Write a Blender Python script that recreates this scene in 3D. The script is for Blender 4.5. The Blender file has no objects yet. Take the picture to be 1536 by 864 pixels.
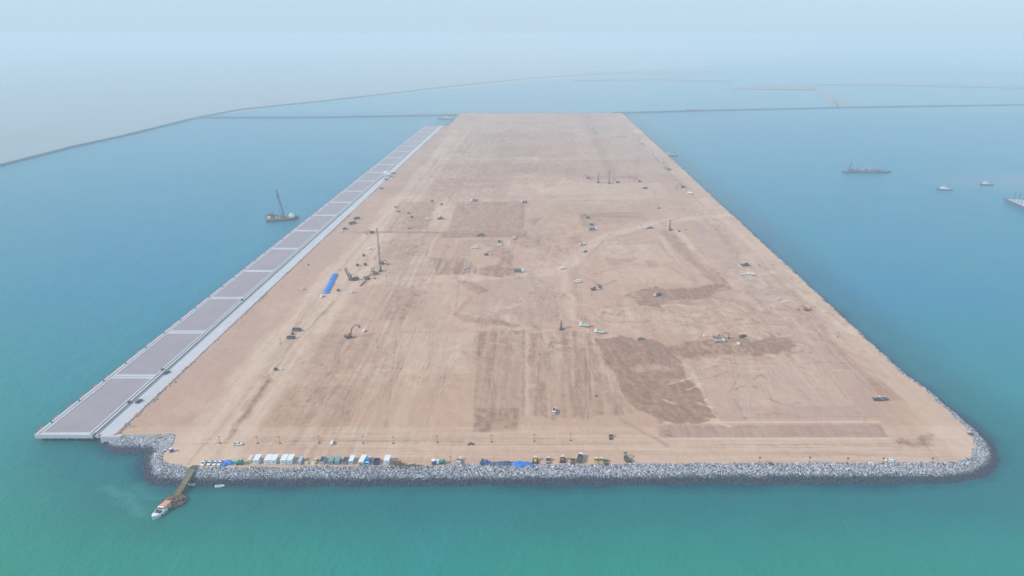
import bpy, math, random
import numpy as np

# ------------------------------------------------------------------ camera
scene = bpy.context.scene
COL = scene.collection
F, VX, CY, HY, H = 1024.0, 808.0, 432.0, 54.0, 255.0
PITCH = math.atan((CY - HY) / F)
cam_data = bpy.data.cameras.new('camera')
cam_data.lens = 24.0
cam_data.sensor_width = 36.0
cam_data.shift_x = -(VX - 768.0) / 1536.0
cam_data.clip_start = 1.0
cam_data.clip_end = 200000.0
cam = bpy.data.objects.new('camera', cam_data)
COL.objects.link(cam)
cam.location = (0, 0, H)
cam.rotation_euler = (math.pi / 2 - PITCH, 0, 0)
scene.camera = cam

# ------------------------------------------------------------------ light
SUN_EL, SUN_X, SUN_Y = math.radians(36), -0.93, -0.37
SUN_ROT = math.atan2(SUN_X, SUN_Y)
world = bpy.data.worlds.new('World')
scene.world = world
world.use_nodes = True
wn = world.node_tree
for n in list(wn.nodes):
    wn.nodes.remove(n)
w_out = wn.nodes.new('ShaderNodeOutputWorld')
w_bg = wn.nodes.new('ShaderNodeBackground')
w_sky = wn.nodes.new('ShaderNodeTexSky')
w_sky.sky_type = 'NISHITA'
w_sky.sun_disc = False
w_sky.sun_elevation = SUN_EL
w_sky.sun_rotation = SUN_ROT % (2 * math.pi)
w_sky.air_density = 1.0
w_sky.dust_density = 1.5
w_sky.ozone_density = 1.0
w_mix = wn.nodes.new('ShaderNodeMix')
w_mix.data_type = 'RGBA'
w_mix.inputs[0].default_value = 0.84
w_mix.inputs[7].default_value = (4.2, 5.65, 6.95, 1)     # even milky veil of a hazy sky
wn.links.new(w_sky.outputs[0], w_mix.inputs[6])
wn.links.new(w_mix.outputs[2], w_bg.inputs[0])
w_bg.inputs[1].default_value = 0.116
wn.links.new(w_bg.outputs[0], w_out.inputs[0])

sun_data = bpy.data.lights.new('sun', 'SUN')
sun_data.energy = 3.7
sun_data.angle = math.radians(2.0)
sun_data.color = (1.0, 0.93, 0.84)
sun = bpy.data.objects.new('sun', sun_data)
COL.objects.link(sun)
hd = math.hypot(SUN_X, SUN_Y)
from mathutils import Vector
sd = Vector((SUN_X / hd * math.cos(SUN_EL), SUN_Y / hd * math.cos(SUN_EL), math.sin(SUN_EL)))
sun.rotation_euler = sd.to_track_quat('Z', 'Y').to_euler()
sun.location = (-300, -120, 400)

scene.view_settings.view_transform = 'Standard'
scene.view_settings.look = 'None'
scene.view_settings.exposure = 0.21
scene.view_settings.gamma = 1.0
scene.cycles.volume_bounces = 1
scene.cycles.max_bounces = 5
scene.cycles.use_denoising = True

HAZE_DENSITY = 0.00028
HAZE_COLOR = (0.73, 0.85, 0.94, 1)

# ------------------------------------------------------------------ helpers
rng = np.random.default_rng(7)
R = random.Random(11)

def G(px, py, z=0.0):
    """photo pixel -> point on the level plane z"""
    x = (px - VX) / F
    y = -(py - CY) / F
    dx, dy, dz = x, y * math.sin(PITCH) + math.cos(PITCH), y * math.cos(PITCH) - math.sin(PITCH)
    t = (z - H) / dz
    return (dx * t, dy * t)

def tag(o, label=None, cat=None, group=None, kind=None):
    if label: o['label'] = label
    if cat: o['category'] = cat
    if group: o['group'] = group
    if kind: o['kind'] = kind
    return o

def empty(name, loc=(0, 0, 0), rz=0.0):
    o = bpy.data.objects.new(name, None)
    o.location = loc
    o.rotation_euler = (0, 0, rz)
    o.empty_display_size = 1
    COL.objects.link(o)
    return o

def mesh_obj(name, verts, faces, mat, parent=None, smooth=False):
    me = bpy.data.meshes.new(name)
    me.from_pydata([tuple(v) for v in verts], [], faces)
    me.materials.append(mat)
    if smooth:
        me.polygons.foreach_set('use_smooth', [True] * len(me.polygons))
    me.update()
    o = bpy.data.objects.new(name, me)
    COL.objects.link(o)
    if parent is not None:
        o.parent = parent
    return o

def np_mesh(name, co, quads, mat, parent=None, smooth=True, attrs=None):
    """co (n,3), quads (m,k)"""
    me = bpy.data.meshes.new(name)
    n, m, k = len(co), len(quads), quads.shape[1]
    me.vertices.add(n)
    me.vertices.foreach_set('co', np.ascontiguousarray(co, dtype=np.float32).ravel())
    me.loops.add(m * k)
    me.loops.foreach_set('vertex_index', np.ascontiguousarray(quads, dtype=np.int32).ravel())
    me.polygons.add(m)
    me.polygons.foreach_set('loop_start', np.arange(0, m * k, k, dtype=np.int32))
    me.polygons.foreach_set('use_smooth', np.full(m, smooth))
    for an, arr in (attrs or {}).items():
        a = me.attributes.new(an, 'FLOAT_COLOR', 'POINT')
        buf = np.ones((n, 4), dtype=np.float32)
        buf[:, :arr.shape[1]] = arr
        a.data.foreach_set('color', buf.ravel())
    me.materials.append(mat)
    me.update(calc_edges=True)
    me.validate()
    o = bpy.data.objects.new(name, me)
    COL.objects.link(o)
    if parent is not None:
        o.parent = parent
    return o

class MB:
    def __init__(s):
        s.v, s.f = [], []
    def add(s, vs, fs):
        b = len(s.v)
        s.v += [tuple(v) for v in vs]
        s.f += [tuple(b + i for i in f) for f in fs]
        return s
    def box(s, x0, x1, y0, y1, z0, z1, ix=0.0, iy=0.0):
        vs = [(x0, y0, z0), (x1, y0, z0), (x1, y1, z0), (x0, y1, z0),
              (x0 + ix, y0 + iy, z1), (x1 - ix, y0 + iy, z1), (x1 - ix, y1 - iy, z1), (x0 + ix, y1 - iy, z1)]
        return s.add(vs, [(0, 3, 2, 1), (4, 5, 6, 7), (0, 1, 5, 4), (1, 2, 6, 5), (2, 3, 7, 6), (3, 0, 4, 7)])
    def prism(s, prof, x0, x1):
        """profile of (y,z) extruded along x"""
        n = len(prof)
        vs = [(x0, y, z) for y, z in prof] + [(x1, y, z) for y, z in prof]
        fs = [tuple(range(n))[::-1], tuple(range(n, 2 * n))]
        fs += [(i, (i + 1) % n, n + (i + 1) % n, n + i) for i in range(n)]
        return s.add(vs, fs)
    def tube(s, p0, p1, r0, r1=None, n=8, caps=True):
        r1 = r0 if r1 is None else r1
        a, b = Vector(p0), Vector(p1)
        d = (b - a).normalized()
        u = d.cross(Vector((0, 0, 1)))
        if u.length < 1e-3: u = Vector((1, 0, 0))
        u.normalize()
        w = d.cross(u)
        vs = []
        for c, r in ((a, r0), (b, r1)):
            for i in range(n):
                t = 2 * math.pi * (i + .5) / n
                vs.append(c + u * (math.cos(t) * r) + w * (math.sin(t) * r))
        fs = [(i, (i + 1) % n, n + (i + 1) % n, n + i) for i in range(n)]
        if caps: fs += [tuple(range(n))[::-1], tuple(range(n, 2 * n))]
        return s.add(vs, fs)
    def loft(s, rings):
        n = len(rings[0])
        vs = [p for r in rings for p in r]
        fs = []
        for k in range(len(rings) - 1):
            fs += [(k * n + i, k * n + (i + 1) % n, (k + 1) * n + (i + 1) % n, (k + 1) * n + i) for i in range(n)]
        fs += [tuple(range(n))[::-1], tuple(range((len(rings) - 1) * n, len(rings) * n))]
        return s.add(vs, fs)
    def lattice(s, p0, p1, w, bays, r=.12, w1=None):
        """square lattice girder from p0 to p1"""
        a, b = Vector(p0), Vector(p1)
        d = (b - a).normalized()
        u = d.cross(Vector((0, 1, 0)))
        if u.length < 1e-3: u = Vector((1, 0, 0))
        u.normalize(); q = d.cross(u)
        w1 = w if w1 is None else w1
        prev = None
        for k in range(bays + 1):
            t = k / bays
            c = a.lerp(b, t); ww = (w + (w1 - w) * t) / 2
            ring = [c + u * ww * sx + q * ww * sy for sx, sy in ((-1, -1), (1, -1), (1, 1), (-1, 1))]
            if prev:
                for i in range(4):
                    s.tube(prev[i], ring[i], r, n=4, caps=False)
                    s.tube(prev[i], ring[(i + 1) % 4], r * .6, n=3, caps=False)
            for i in range(4):
                s.tube(ring[i], ring[(i + 1) % 4], r * .6, n=3, caps=False)
            prev = ring
        return s
    def build(s, name, mat, parent=None, smooth=False):
        return mesh_obj(name, s.v, s.f, mat, parent, smooth)

# ---- numpy noise
def _hash(ix, iy, seed):
    h = (ix.astype(np.int64) * 374761393 + iy.astype(np.int64) * 668265263 + seed * 1442695041) & 0xffffffff
    h = ((h ^ (h >> 13)) * 1274126177) & 0xffffffff
    h = h ^ (h >> 16)
    return (h & 0xffff) / 65535.0
def vnoise(x, y, seed=0):
    ix, iy = np.floor(x), np.floor(y)
    fx, fy = x - ix, y - iy
    fx = fx * fx * (3 - 2 * fx); fy = fy * fy * (3 - 2 * fy)
    ix = ix.astype(np.int64); iy = iy.astype(np.int64)
    a, b = _hash(ix, iy, seed), _hash(ix + 1, iy, seed)
    c, d = _hash(ix, iy + 1, seed), _hash(ix + 1, iy + 1, seed)
    return (a * (1 - fx) + b * fx) * (1 - fy) + (c * (1 - fx) + d * fx) * fy
def fbm(x, y, seed=0, oct=4):
    v = np.zeros_like(x, dtype=np.float64); a, t = 1.0, 0.0
    for o in range(oct):
        v += a * vnoise(x * 2 ** o + 17.3 * o, y * 2 ** o - 9.1 * o, seed + o); t += a; a *= .5
    return v / t
def sstep(a, b, x):
    t = np.clip((x - a) / (b - a), 0, 1)
    return t * t * (3 - 2 * t)
def seg_dist(x, y, pts, closed=False):
    d = np.full(x.shape, 1e9)
    n = len(pts)
    for i in range(n if closed else n - 1):
        ax, ay = pts[i]; bx, by = pts[(i + 1) % n]
        vx, vy = bx - ax, by - ay
        t = np.clip(((x - ax) * vx + (y - ay) * vy) / (vx * vx + vy * vy + 1e-9), 0, 1)
        d = np.minimum(d, np.hypot(x - ax - t * vx, y - ay - t * vy))
    return d
def sdf(x, y, pts):
    d = seg_dist(x, y, pts, True)
    inside = np.zeros(x.shape, bool)
    n = len(pts); j = n - 1
    for i in range(n):
        xi, yi = pts[i]; xj, yj = pts[j]
        if yi != yj:
            c = ((yi > y) != (yj > y)) & (x < (xj - xi) * (y - yi) / (yj - yi) + xi)
            inside ^= c
        j = i
    return np.where(inside, -d, d)

# ------------------------------------------------------------------ materials
class NT:
    def __init__(s, name):
        s.m = bpy.data.materials.new(name); s.m.use_nodes = True
        s.t = s.m.node_tree
        s.b = s.t.nodes['Principled BSDF']
        s.out = s.t.nodes['Material Output']
    def n(s, typ, **kw):
        nd = s.t.nodes.new(typ)
        for k, v in kw.items(): setattr(nd, k, v)
        return nd
    def l(s, a, b): s.t.links.new(a, b)
    def coord(s, which='Object'):
        return s.n('ShaderNodeTexCoord').outputs[which]
    def mapping(s, src, scale=(1, 1, 1), rot=(0, 0, 0)):
        m = s.n('ShaderNodeMapping'); m.inputs['Scale'].default_value = scale; m.inputs['Rotation'].default_value = rot
        s.l(src, m.inputs[0]); return m.outputs[0]
    def noise(s, src, scale, detail=4, rough=.55, dist=0):
        nd = s.n('ShaderNodeTexNoise')
        nd.inputs['Scale'].default_value = scale; nd.inputs['Detail'].default_value = detail
        nd.inputs['Roughness'].default_value = rough; nd.inputs['Distortion'].default_value = dist
        s.l(src, nd.inputs['Vector']); return nd.outputs['Fac']
    def ramp(s, fac, stops):
        r = s.n('ShaderNodeValToRGB')
        e = r.color_ramp.elements
        while len(e) < len(stops): e.new(.5)
        for i, (p, c) in enumerate(stops):
            e[i].position = p; e[i].color = c if len(c) == 4 else (*c, 1)
        s.l(fac, r.inputs[0]); return r.outputs[0]
    def mix(s, fac, a, b, mode='MIX'):
        m = s.n('ShaderNodeMix', data_type='RGBA', blend_type=mode)
        for sock, v in ((m.inputs[0], fac), (m.inputs[6], a), (m.inputs[7], b)):
            if hasattr(v, 'links') or isinstance(v, bpy.types.NodeSocket): s.l(v, sock)
            elif isinstance(v, (int, float)): sock.default_value = v
            else: sock.default_value = (*v, 1) if len(v) == 3 else v
        return m.outputs[2]
    def math(s, op, a, b=0.0, c=None, clamp=False):
        m = s.n('ShaderNodeMath', operation=op); m.use_clamp = clamp
        for i, v in enumerate((a, b) if c is None else (a, b, c)):
            if isinstance(v, bpy.types.NodeSocket): s.l(v, m.inputs[i])
            else: m.inputs[i].default_value = v
        return m.outputs[0]
    def bump(s, h, strength, dist):
        b = s.n('ShaderNodeBump'); b.inputs['Strength'].default_value = strength; b.inputs['Distance'].default_value = dist
        s.l(h, b.inputs['Height']); s.l(b.outputs[0], s.b.inputs['Normal'])

_pc = {}
def paint(name, c, rough=.5, dirt=.35, metal=0.0, dcol=(.33, .25, .19)):
    """painted or bare surface with dust and grain"""
    if name in _pc: return _pc[name]
    t = NT(name)
    co = t.coord()
    n1 = t.noise(co, 1.3, 5, .65)
    f = t.math('MULTIPLY', t.ramp(n1, [(.38, (0, 0, 0)), (.7, (1, 1, 1))]), dirt)
    col = t.mix(f, c, dcol)
    n2 = t.noise(co, 7, 3)
    col = t.mix(t.math('MULTIPLY', n2, .25), col, tuple(x * .6 for x in c))
    t.l(col, t.b.inputs['Base Color'])
    t.b.inputs['Roughness'].default_value = rough
    t.b.inputs['Metallic'].default_value = metal
    _pc[name] = t.m
    return t.m

WHITE = paint('white_paint', (.74, .75, .76), .4, .18)
CREAM = paint('cream_paint', (.66, .60, .48), .5, .25)
CABIN = paint('cabin_panel', (.70, .76, .80), .5, .12)
LAV = paint('lavender_grey_paint', (.42, .45, .56), .5, .2)
TEAL = paint('teal_paint', (.16, .30, .33), .5, .25)
BLUEGREY = paint('blue_grey_paint', (.17, .23, .32), .5, .2)
NAVY = paint('navy_paint', (.02, .05, .25), .45, .1)
SKYBLUE = paint('sky_blue_paint', (.05, .42, .62), .45, .1)
BLUE = paint('blue_paint', (.02, .16, .55), .45, .1)
GREEN = paint('green_paint', (.0, .22, .15), .35, .08)
YELLOW = paint('yellow_paint', (.62, .42, .05), .5, .25)
ORANGE = paint('orange_red_paint', (.42, .12, .06), .5, .3)
RED = paint('red_fender_paint', (.42, .07, .06), .6, .3)
RUST = paint('rust_steel', (.20, .085, .05), .8, .3, 0, (.3, .16, .1))
DARK = paint('dark_grey_steel', (.045, .045, .05), .6, .2)
DARKM = paint('dark_machine_paint', (.075, .06, .065), .6, .25)
BLADE = paint('purple_black_steel', (.05, .035, .06), .5, .1)
RUBBER = paint('rubber', (.02, .02, .02), .9, .3)
GLASS = paint('dark_window_glass', (.02, .025, .03), .1, .05)
STEEL = paint('galvanised_steel', (.35, .36, .38), .4, .2, .3)
TIMBER = paint('weathered_timber', (.20, .15, .08), .9, .3)
OLIVE = paint('olive_mesh_deck', (.17, .16, .09), .8, .3)
SALMON = paint('salmon_canopy', (.68, .27, .17), .7, .1)
HULL = paint('blue_grey_hull', (.07, .09, .15), .5, .2)
LINES = paint('pipe_white', (.36, .38, .46), .5, .1)

def tarp_mat(name, c):
    t = NT(name); co = t.coord()
    n = t.noise(co, .9, 5, .6, .6)
    t.l(t.mix(n, tuple(x * .62 for x in c), tuple(min(1, x * 1.25) for x in c)), t.b.inputs['Base Color'])
    t.b.inputs['Roughness'].default_value = .38
    t.bump(t.noise(co, 2.2, 4), .7, .3)
    return t.m
TARP = tarp_mat('blue_tarpaulin', (.008, .17, .62))
TARP_D = tarp_mat('slate_blue_tarpaulin', (.045, .085, .16))

def concrete(name, c, c2, scale=.05):
    t = NT(name); co = t.coord()
    n = t.noise(co, scale, 6, .65)
    s2 = t.noise(t.mapping(co, (1, .06, 1)), .5, 4, .6)
    col = t.mix(t.ramp(n, [(.3, (0, 0, 0)), (.7, (1, 1, 1))]), c, c2)
    col = t.mix(t.math('MULTIPLY', s2, .35), col, tuple(x * .72 for x in c))
    n3 = t.noise(co, 1.2, 4, .7)
    col = t.mix(t.math('MULTIPLY', t.ramp(n3, [(.5, (0, 0, 0)), (.72, (1, 1, 1))]), .35), col, (.36, .28, .23))
    t.l(col, t.b.inputs['Base Color']); t.b.inputs['Roughness'].default_value = .85
    t.bump(t.noise(co, .8, 5), .2, .1)
    return t.m
CONC = concrete('pale_concrete', (.46, .45, .50), (.54, .53, .57))
PANEL = concrete('deck_infill_gravel', (.28, .225, .26), (.34, .28, .31), .035)
CONC_D = concrete('weathered_concrete', (.28, .27, .27), (.36, .34, .33))

def soil_material():
    t = NT('reclaimed_sand'); co = t.coord()
    at = t.n('ShaderNodeAttribute', attribute_name='soil'); sp = t.n('ShaderNodeSeparateColor')
    t.l(at.outputs['Color'], sp.inputs[0])
    n1 = t.noise(co, .012, 6, .62)
    n2 = t.noise(co, .16, 6, .7, .4)
    n3 = t.noise(co, 1.1, 4, .7)
    base = t.mix(t.ramp(n1, [(.32, (0, 0, 0)), (.68, (1, 1, 1))]), (.440, .252, .172), (.485, .290, .202))
    pale = t.mix(n2, (.54, .365, .265), (.60, .425, .32))
    pink = t.mix(n2, (.400, .240, .188), (.445, .278, .222))
    dark = t.mix(n2, (.235, .112, .068), (.295, .150, .098))
    col = t.mix(sp.outputs[2], base, pink)
    col = t.mix(sp.outputs[1], col, pale)
    col = t.mix(sp.outputs[0], col, dark)
    col = t.mix(t.math('MULTIPLY', t.ramp(n2, [(.50, (0, 0, 0)), (.74, (1, 1, 1))]), .16), col, (.33, .225, .18))
    col = t.mix(t.math('MULTIPLY', t.ramp(n3, [(.45, (0, 0, 0)), (.7, (1, 1, 1))]), .22), col, (.57, .42, .335))
    n4 = t.noise(t.mapping(co, (1, .18, 1), (0, 0, .12)), .42, 5, .75, .5)
    n5 = t.noise(t.mapping(co, (.16, 1, 1), (0, 0, -.1)), .36, 5, .75, .5)
    col = t.mix(t.math('MULTIPLY', t.ramp(n4, [(.46, (0, 0, 0)), (.66, (1, 1, 1))]), .15), col, (.24, .14, .105))
    col = t.mix(t.math('MULTIPLY', t.ramp(n5, [(.50, (0, 0, 0)), (.68, (1, 1, 1))]), .16), col, (.57, .42, .335))
    ab = t.n('ShaderNodeAttribute', attribute_name='bed'); sb = t.n('ShaderNodeSeparateColor'); t.l(ab.outputs['Color'], sb.inputs[0])
    col = t.mix(sb.outputs[0], col, (.035, .037, .055))
    t.l(col, t.b.inputs['Base Color']); t.b.inputs['Roughness'].default_value = .95
    t.b.inputs['Specular IOR Level'].default_value = .2
    t.bump(t.math('ADD', t.noise(co, .5, 5, .7), t.math('MULTIPLY', n3, .4)), .5, .5)
    return t.m
SOIL = soil_material()

def rock_material():
    t = NT('armour_stone'); co = t.coord()
    at = t.n('ShaderNodeAttribute', attribute_name='stone')
    n = t.noise(co, 1.6, 4, .7)
    col = t.mix(t.math('MULTIPLY', t.ramp(n, [(.4, (0, 0, 0)), (.7, (1, 1, 1))]), .6), at.outputs['Color'], (.45, .43, .45), 'MULTIPLY')
    t.l(col, t.b.inputs['Base Color']); t.b.inputs['Roughness'].default_value = .85
    t.bump(n, .6, .2)
    return t.m
ROCK = rock_material()

def flat_mat(name, c, c2, scale):
    t = NT(name); co = t.coord()
    n = t.noise(t.mapping(co, (.3, 1, 1)), scale, 5, .6)
    t.l(t.mix(t.ramp(n, [(.35, (0, 0, 0)), (.65, (1, 1, 1))]), c, c2), t.b.inputs['Base Color'])
    t.b.inputs['Roughness'].default_value = .95
    return t.m
DYKE = flat_mat('dyke_stone', (.025, .045, .085), (.06, .075, .11), .05)
FLAT = flat_mat('pale_mud_flat', (.20, .22, .235), (.25, .25, .25), .004)

# dyke geometry shared by the water colours and the dyke itself
DY_L = [G(-340, 345), G(0, 249), G(101, 223), G(195, 202), G(295, 177)]
DY_F = [G(358, 165), G(500, 150), G(674, 130), G(800, 117), G(960, 108)]

def water_material():
    t = NT('sea_water'); co = t.coord()
    sx = t.n('ShaderNodeSeparateXYZ'); t.l(co, sx.inputs[0])
    X, Y = sx.outputs[0], sx.outputs[1]
    big = t.noise(t.mapping(co, (1, .6, 1)), .0016, 5, .6, .8)
    mid = t.noise(t.mapping(co, (1, .5, 1), (0, 0, .3)), .009, 5, .65, .6)
    # green silt in the shallows near the island's front, clearer blue further out
    f_y = t.math('DIVIDE', t.math('SUBTRACT', 700, Y), 420, clamp=True)
    f = t.math('ADD', t.math('MULTIPLY', f_y, .85), t.math('MULTIPLY', t.math('SUBTRACT', big, .5), .9), clamp=True)
    col = t.mix(f, (.006, .165, .290), (.018, .205, .135))
    col = t.mix(t.math('MULTIPLY', t.ramp(mid, [(.35, (0, 0, 0)), (.75, (1, 1, 1))]), .30), col, (.02, .24, .20))
    # darker blue water colour hugging the armour rock
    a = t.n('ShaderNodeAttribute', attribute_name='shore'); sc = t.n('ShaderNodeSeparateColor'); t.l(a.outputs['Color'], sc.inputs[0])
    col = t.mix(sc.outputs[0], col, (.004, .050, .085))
    col = t.mix(sc.outputs[1], col, (.10, .33, .29))
    # silty open water outside the breakwater
    def side(p, q):   # positive on the left of p->q (outside)
        nx, ny = -(q[1] - p[1]), (q[0] - p[0])
        L = math.hypot(nx, ny); nx /= L; ny /= L
        return t.math('ADD', t.math('MULTIPLY', X, nx), t.math('ADD', t.math('MULTIPLY', Y, ny), -(nx * p[0] + ny * p[1])))
    s1 = t.math('MULTIPLY', t.math('ADD', X, 1131), -1); s2 = t.math('MAXIMUM', side(DY_L[4], DY_F[1]), side(DY_F[1], DY_F[4]))
    out = t.math('MULTIPLY', t.math('MAXIMUM', s1, s2), .05, clamp=True)
    silt = t.mix(t.noise(t.mapping(co, (1, .3, 1)), .0009, 4), (.30, .27, .25), (.36, .32, .30))
    col = t.mix(t.math('MULTIPLY', out, .75), col, silt)
    lag = t.math('MULTIPLY', t.math('SUBTRACT', Y, 2480), .02, clamp=True)
    col = t.mix(t.math('MULTIPLY', t.math('MULTIPLY', lag, t.math('SUBTRACT', 1, out)), .5), col, (.10, .27, .33))
    # faint silt plume near the small vessels on the right
    pl = t.math('SUBTRACT', 1, t.math('SQRT', t.math('ADD', t.math('POWER', t.math('DIVIDE', t.math('SUBTRACT', X, 980), 300), 2), t.math('POWER', t.math('DIVIDE', t.math('SUBTRACT', Y, 1260), 120), 2))), clamp=True)
    col = t.mix(t.math('MULTIPLY', pl, t.math('MULTIPLY', mid, 1.0)), col, (.30, .27, .27))
    t.l(col, t.b.inputs['Base Color'])
    t.b.inputs['Roughness'].default_value = .22
    t.b.inputs['IOR'].default_value = 1.33
    t.b.inputs['Specular IOR Level'].default_value = .18
    w1 = t.noise(t.mapping(co, (1, .6, 1), (0, 0, -.5)), .26, 6, .65, .5)
    w2 = t.noise(t.mapping(co, (1, .5, 1), (0, 0, -.35)), .05, 3, .5)
    t.bump(t.math('ADD', w1, t.math('MULTIPLY', w2, 1.5)), .7, 1.0)
    t.l(t.math('MULTIPLY_ADD', t.noise(t.mapping(co, (.25, 1, 1), (0, 0, .2)), .012, 4, .6), .10, .18), t.b.inputs['Roughness'])
    return t.m
WATER = water_material()

# ------------------------------------------------------------------ island shape
ZT = 5.0
XR_W = G(1182, 400)[0]                        # right waterline
XR_T = XR_W - 6.5
XQ0 = G(86, 625, 5.6)[0]                      # seaward edge of the quay
XQ1 = G(201, 625, 5.6)[0]                     # landward edge of the quay apron
YQ0 = G(100, 652.5, 5.6)[1]                   # near end of the quay
YQ1 = G(640, 188.6, 5.6)[1]
YFAR = G(800, 169, ZT)[1]
def P(lst, z): return [G(a, b, z) for a, b in lst]
TOP = P([(263, 651), (259, 664), (245, 681), (246, 689), (255, 696), (271, 701), (330, 701.5), (620, 698.5), (900, 697), (1200, 694),
         (1376, 694), (1415, 693.5), (1440, 690.5), (1456, 683), (1463, 671), (1459, 655), (1442, 635), (1411, 607), (1385, 582)], ZT)
YC = G(1360, 560, ZT)[1]
TOP += [(XR_T, YC), (XR_T, YFAR)]
XN = G(681, 180, ZT)[0]
YN = G(676, 188.6, ZT)[1]
TOP += [(XN, YFAR), (XN, YN), (XQ1 - 2, YN), (XQ1 - 2, YQ0 - 1)]
WAT = P([(163, 667), (162, 672), (167, 676.5), (193, 679), (218, 680), (222, 683), (217, 690), (213, 702), (218, 714), (234, 725.5), (262, 728.5), (400, 728.5),
         (900, 726.5), (1200, 724.5), (1398, 724), (1442, 721), (1475, 714), (1491, 703), (1497, 686), (1488, 667), (1459.5, 640), (1421, 609), (1383, 579.5)], 0)
WAT += [(XR_W, G(1352, 553)[1]), (XR_W, YFAR + 8), (XN - 8, YFAR + 8), (XN - 8, YN + 8), (XQ1 - 14, YN + 8), (XQ1 - 14, YQ0 + 3), (XQ1 - 6, YQ0 - 3)]

def island_height(x, y):
    wx = (fbm(x / 9, y / 9, 31, 3) - .5) * 3.6
    wy = (fbm(x / 9, y / 9, 47, 3) - .5) * 3.6
    dt = sdf(x + wx, y + wy, TOP); dw = sdf(x + wx * .8, y + wy * .8, WAT)
    t = np.clip(dt, 0, None); w = np.clip(-dw, 0, None)
    z = np.where(dt <= 0, ZT, np.where(dw < 0, ZT * w / (t + w + 1e-6), -np.clip(dw, 0, None) * .35))
    return z, dt, dw

# grid: finer towards the viewer
def grid():
    xs = np.linspace(XQ1 - 18, XR_W + 12, 760)
    ys = []; y = 336.0
    while y < YFAR + 30:
        ys.append(y); y += max(.9, y * y / (F * H) * 1.05)
    return xs, np.array(ys)
gx, gy = grid()
GX, GY = np.meshgrid(gx, gy)
GZ, DT, DW = island_height(GX, GY)

# ---- what the ground looks like: soil[:,0]=dark brown, 1=pale, 2=pinkish grey
S0 = np.zeros(GX.shape); S1 = np.zeros(GX.shape); S2 = np.zeros(GX.shape)
WX = GX + (fbm(GX / 12, GY / 14, 3, 5) - .5) * 11
WY = GY + (fbm(GX / 12, GY / 20, 5, 5) - .5) * 15
soft = GY / 400 * 1.8
streakY = fbm(GX / 2.4, GY / 60, 71, 3)       # streaks that run along the island
streakX = fbm(GX / 70, GY / 2.6, 73, 3)       # streaks that run across
speck = fbm(GX / 3.2, GY / 3.6, 75, 4)
def blob(S, poly, a, s=1.0, warp=True, tex=None, tmix=.6):
    pts = P(poly, ZT)
    x, y = (WX, WY) if warp else (GX, GY)
    x0, x1 = min(p[0] for p in pts) - 40, max(p[0] for p in pts) + 40
    y0, y1 = min(p[1] for p in pts) - 60, max(p[1] for p in pts) + 60
    m = (GX > x0) & (GX < x1) & (GY > y0) & (GY < y1)
    if not m.any(): return
    d = sdf(x[m], y[m], pts)
    v = 1 - sstep(-soft[m] * s, soft[m] * s, d)
    if tex is not None: v = v * (1 - tmix + tmix * sstep(.25, .75, tex[m]) * 1.3)
    S[m] = np.clip(S[m] + a * (1.4 if S is S0 else 1.2) * v, 0, 1)
def line(S, poly, wpx, a, s=.6, warp=False, tex=None, height=None, zh=0):
    pts = P(poly, ZT)
    x, y = (GX * .75 + WX * .25, GY * .75 + WY * .25) if warp else (GX, GY)
    x0, x1 = min(p[0] for p in pts) - 40, max(p[0] for p in pts) + 40
    y0, y1 = min(p[1] for p in pts) - 60, max(p[1] for p in pts) + 60
    m = (GX > x0) & (GX < x1) & (GY > y0) & (GY < y1)
    if not m.any(): return
    d = seg_dist(x[m], y[m], pts)
    v = 1 - sstep(wpx * .4, wpx, d)
    if tex is not None: v = v * (.4 + sstep(.25, .75, tex[m]) * .8)
    S[m] = np.clip(S[m] + a * v, 0, 1)
    if zh: GZ[m] += zh * v

# broad tone: pinkish far away and beside the quay, pale round the perimeter
S2 += .55 * sstep(900, 1900, GY)
S2 += .55 * (fbm(GX / 60, GY / 90, 81, 4) - .42)
# left perimeter road along the quay (pale, with lengthwise streaks)
dl = GX - XQ1
S1 += .95 * sstep(38, 50, dl + (fbm(GX / 20, GY / 60, 9, 3) - .5) * 22) * (1 - sstep(84, 96, dl)) * (.45 + .8 * streakY) * (1 - sstep(1500, 2300, GY))
S2 += .5 * (1 - sstep(32, 46, dl)) * (1 - .3 * streakY)
S0 += .30 * sstep(90, 130, dl) * (1 - sstep(150, 190, dl)) * sstep(.42, .62, streakY) * (1 - sstep(700, 1000, GY))
S1 += .35 * sstep(96, 110, dl) * (1 - sstep(170, 230, dl)) * sstep(.45, .7, fbm(GX / 4, GY / 80, 77, 3))
S0 += .14 * sstep(.48, .7, fbm(GX / 130, GY / 45, 99, 4)) * sstep(900, 1200, GY)
S0 += .48 * np.exp(-((dl - 62 - 6 * np.sin(GY / 160)) / 3.0) ** 2) * sstep(.3, .7, streakY) + .22 * np.exp(-((dl - 78) / 2.2) ** 2)
# right perimeter
dr = XR_T - GX
S1 += .55 * (1 - sstep(16, 26, dr)) * (.5 + .7 * streakY)
S2 += .45 * sstep(26, 34, dr) * (1 - sstep(66, 80, dr)) * (.4 + .8 * streakY) * sstep(560, 700, GY)
S0 += .22 * np.exp(-((dr - 34) / 3) ** 2) * sstep(.35, .65, streakY)
# front strip with cross streaks
fr = 1 - sstep(400, 408, GY + (fbm(GX / 40, GY / 10, 19, 3) - .5) * 8)
S1 += .55 * fr * (.35 + .9 * streakX); S2 *= 1 - .7 * fr
S0 += .18 * fr * sstep(.5, .8, fbm(GX / 55, GY / 3.5, 91, 3))
S0 += .16 * np.exp(-((GY - 383) / 2.2) ** 2) * sstep(.3, .6, fbm(GX / 30, GY / 5, 93, 3))

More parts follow.
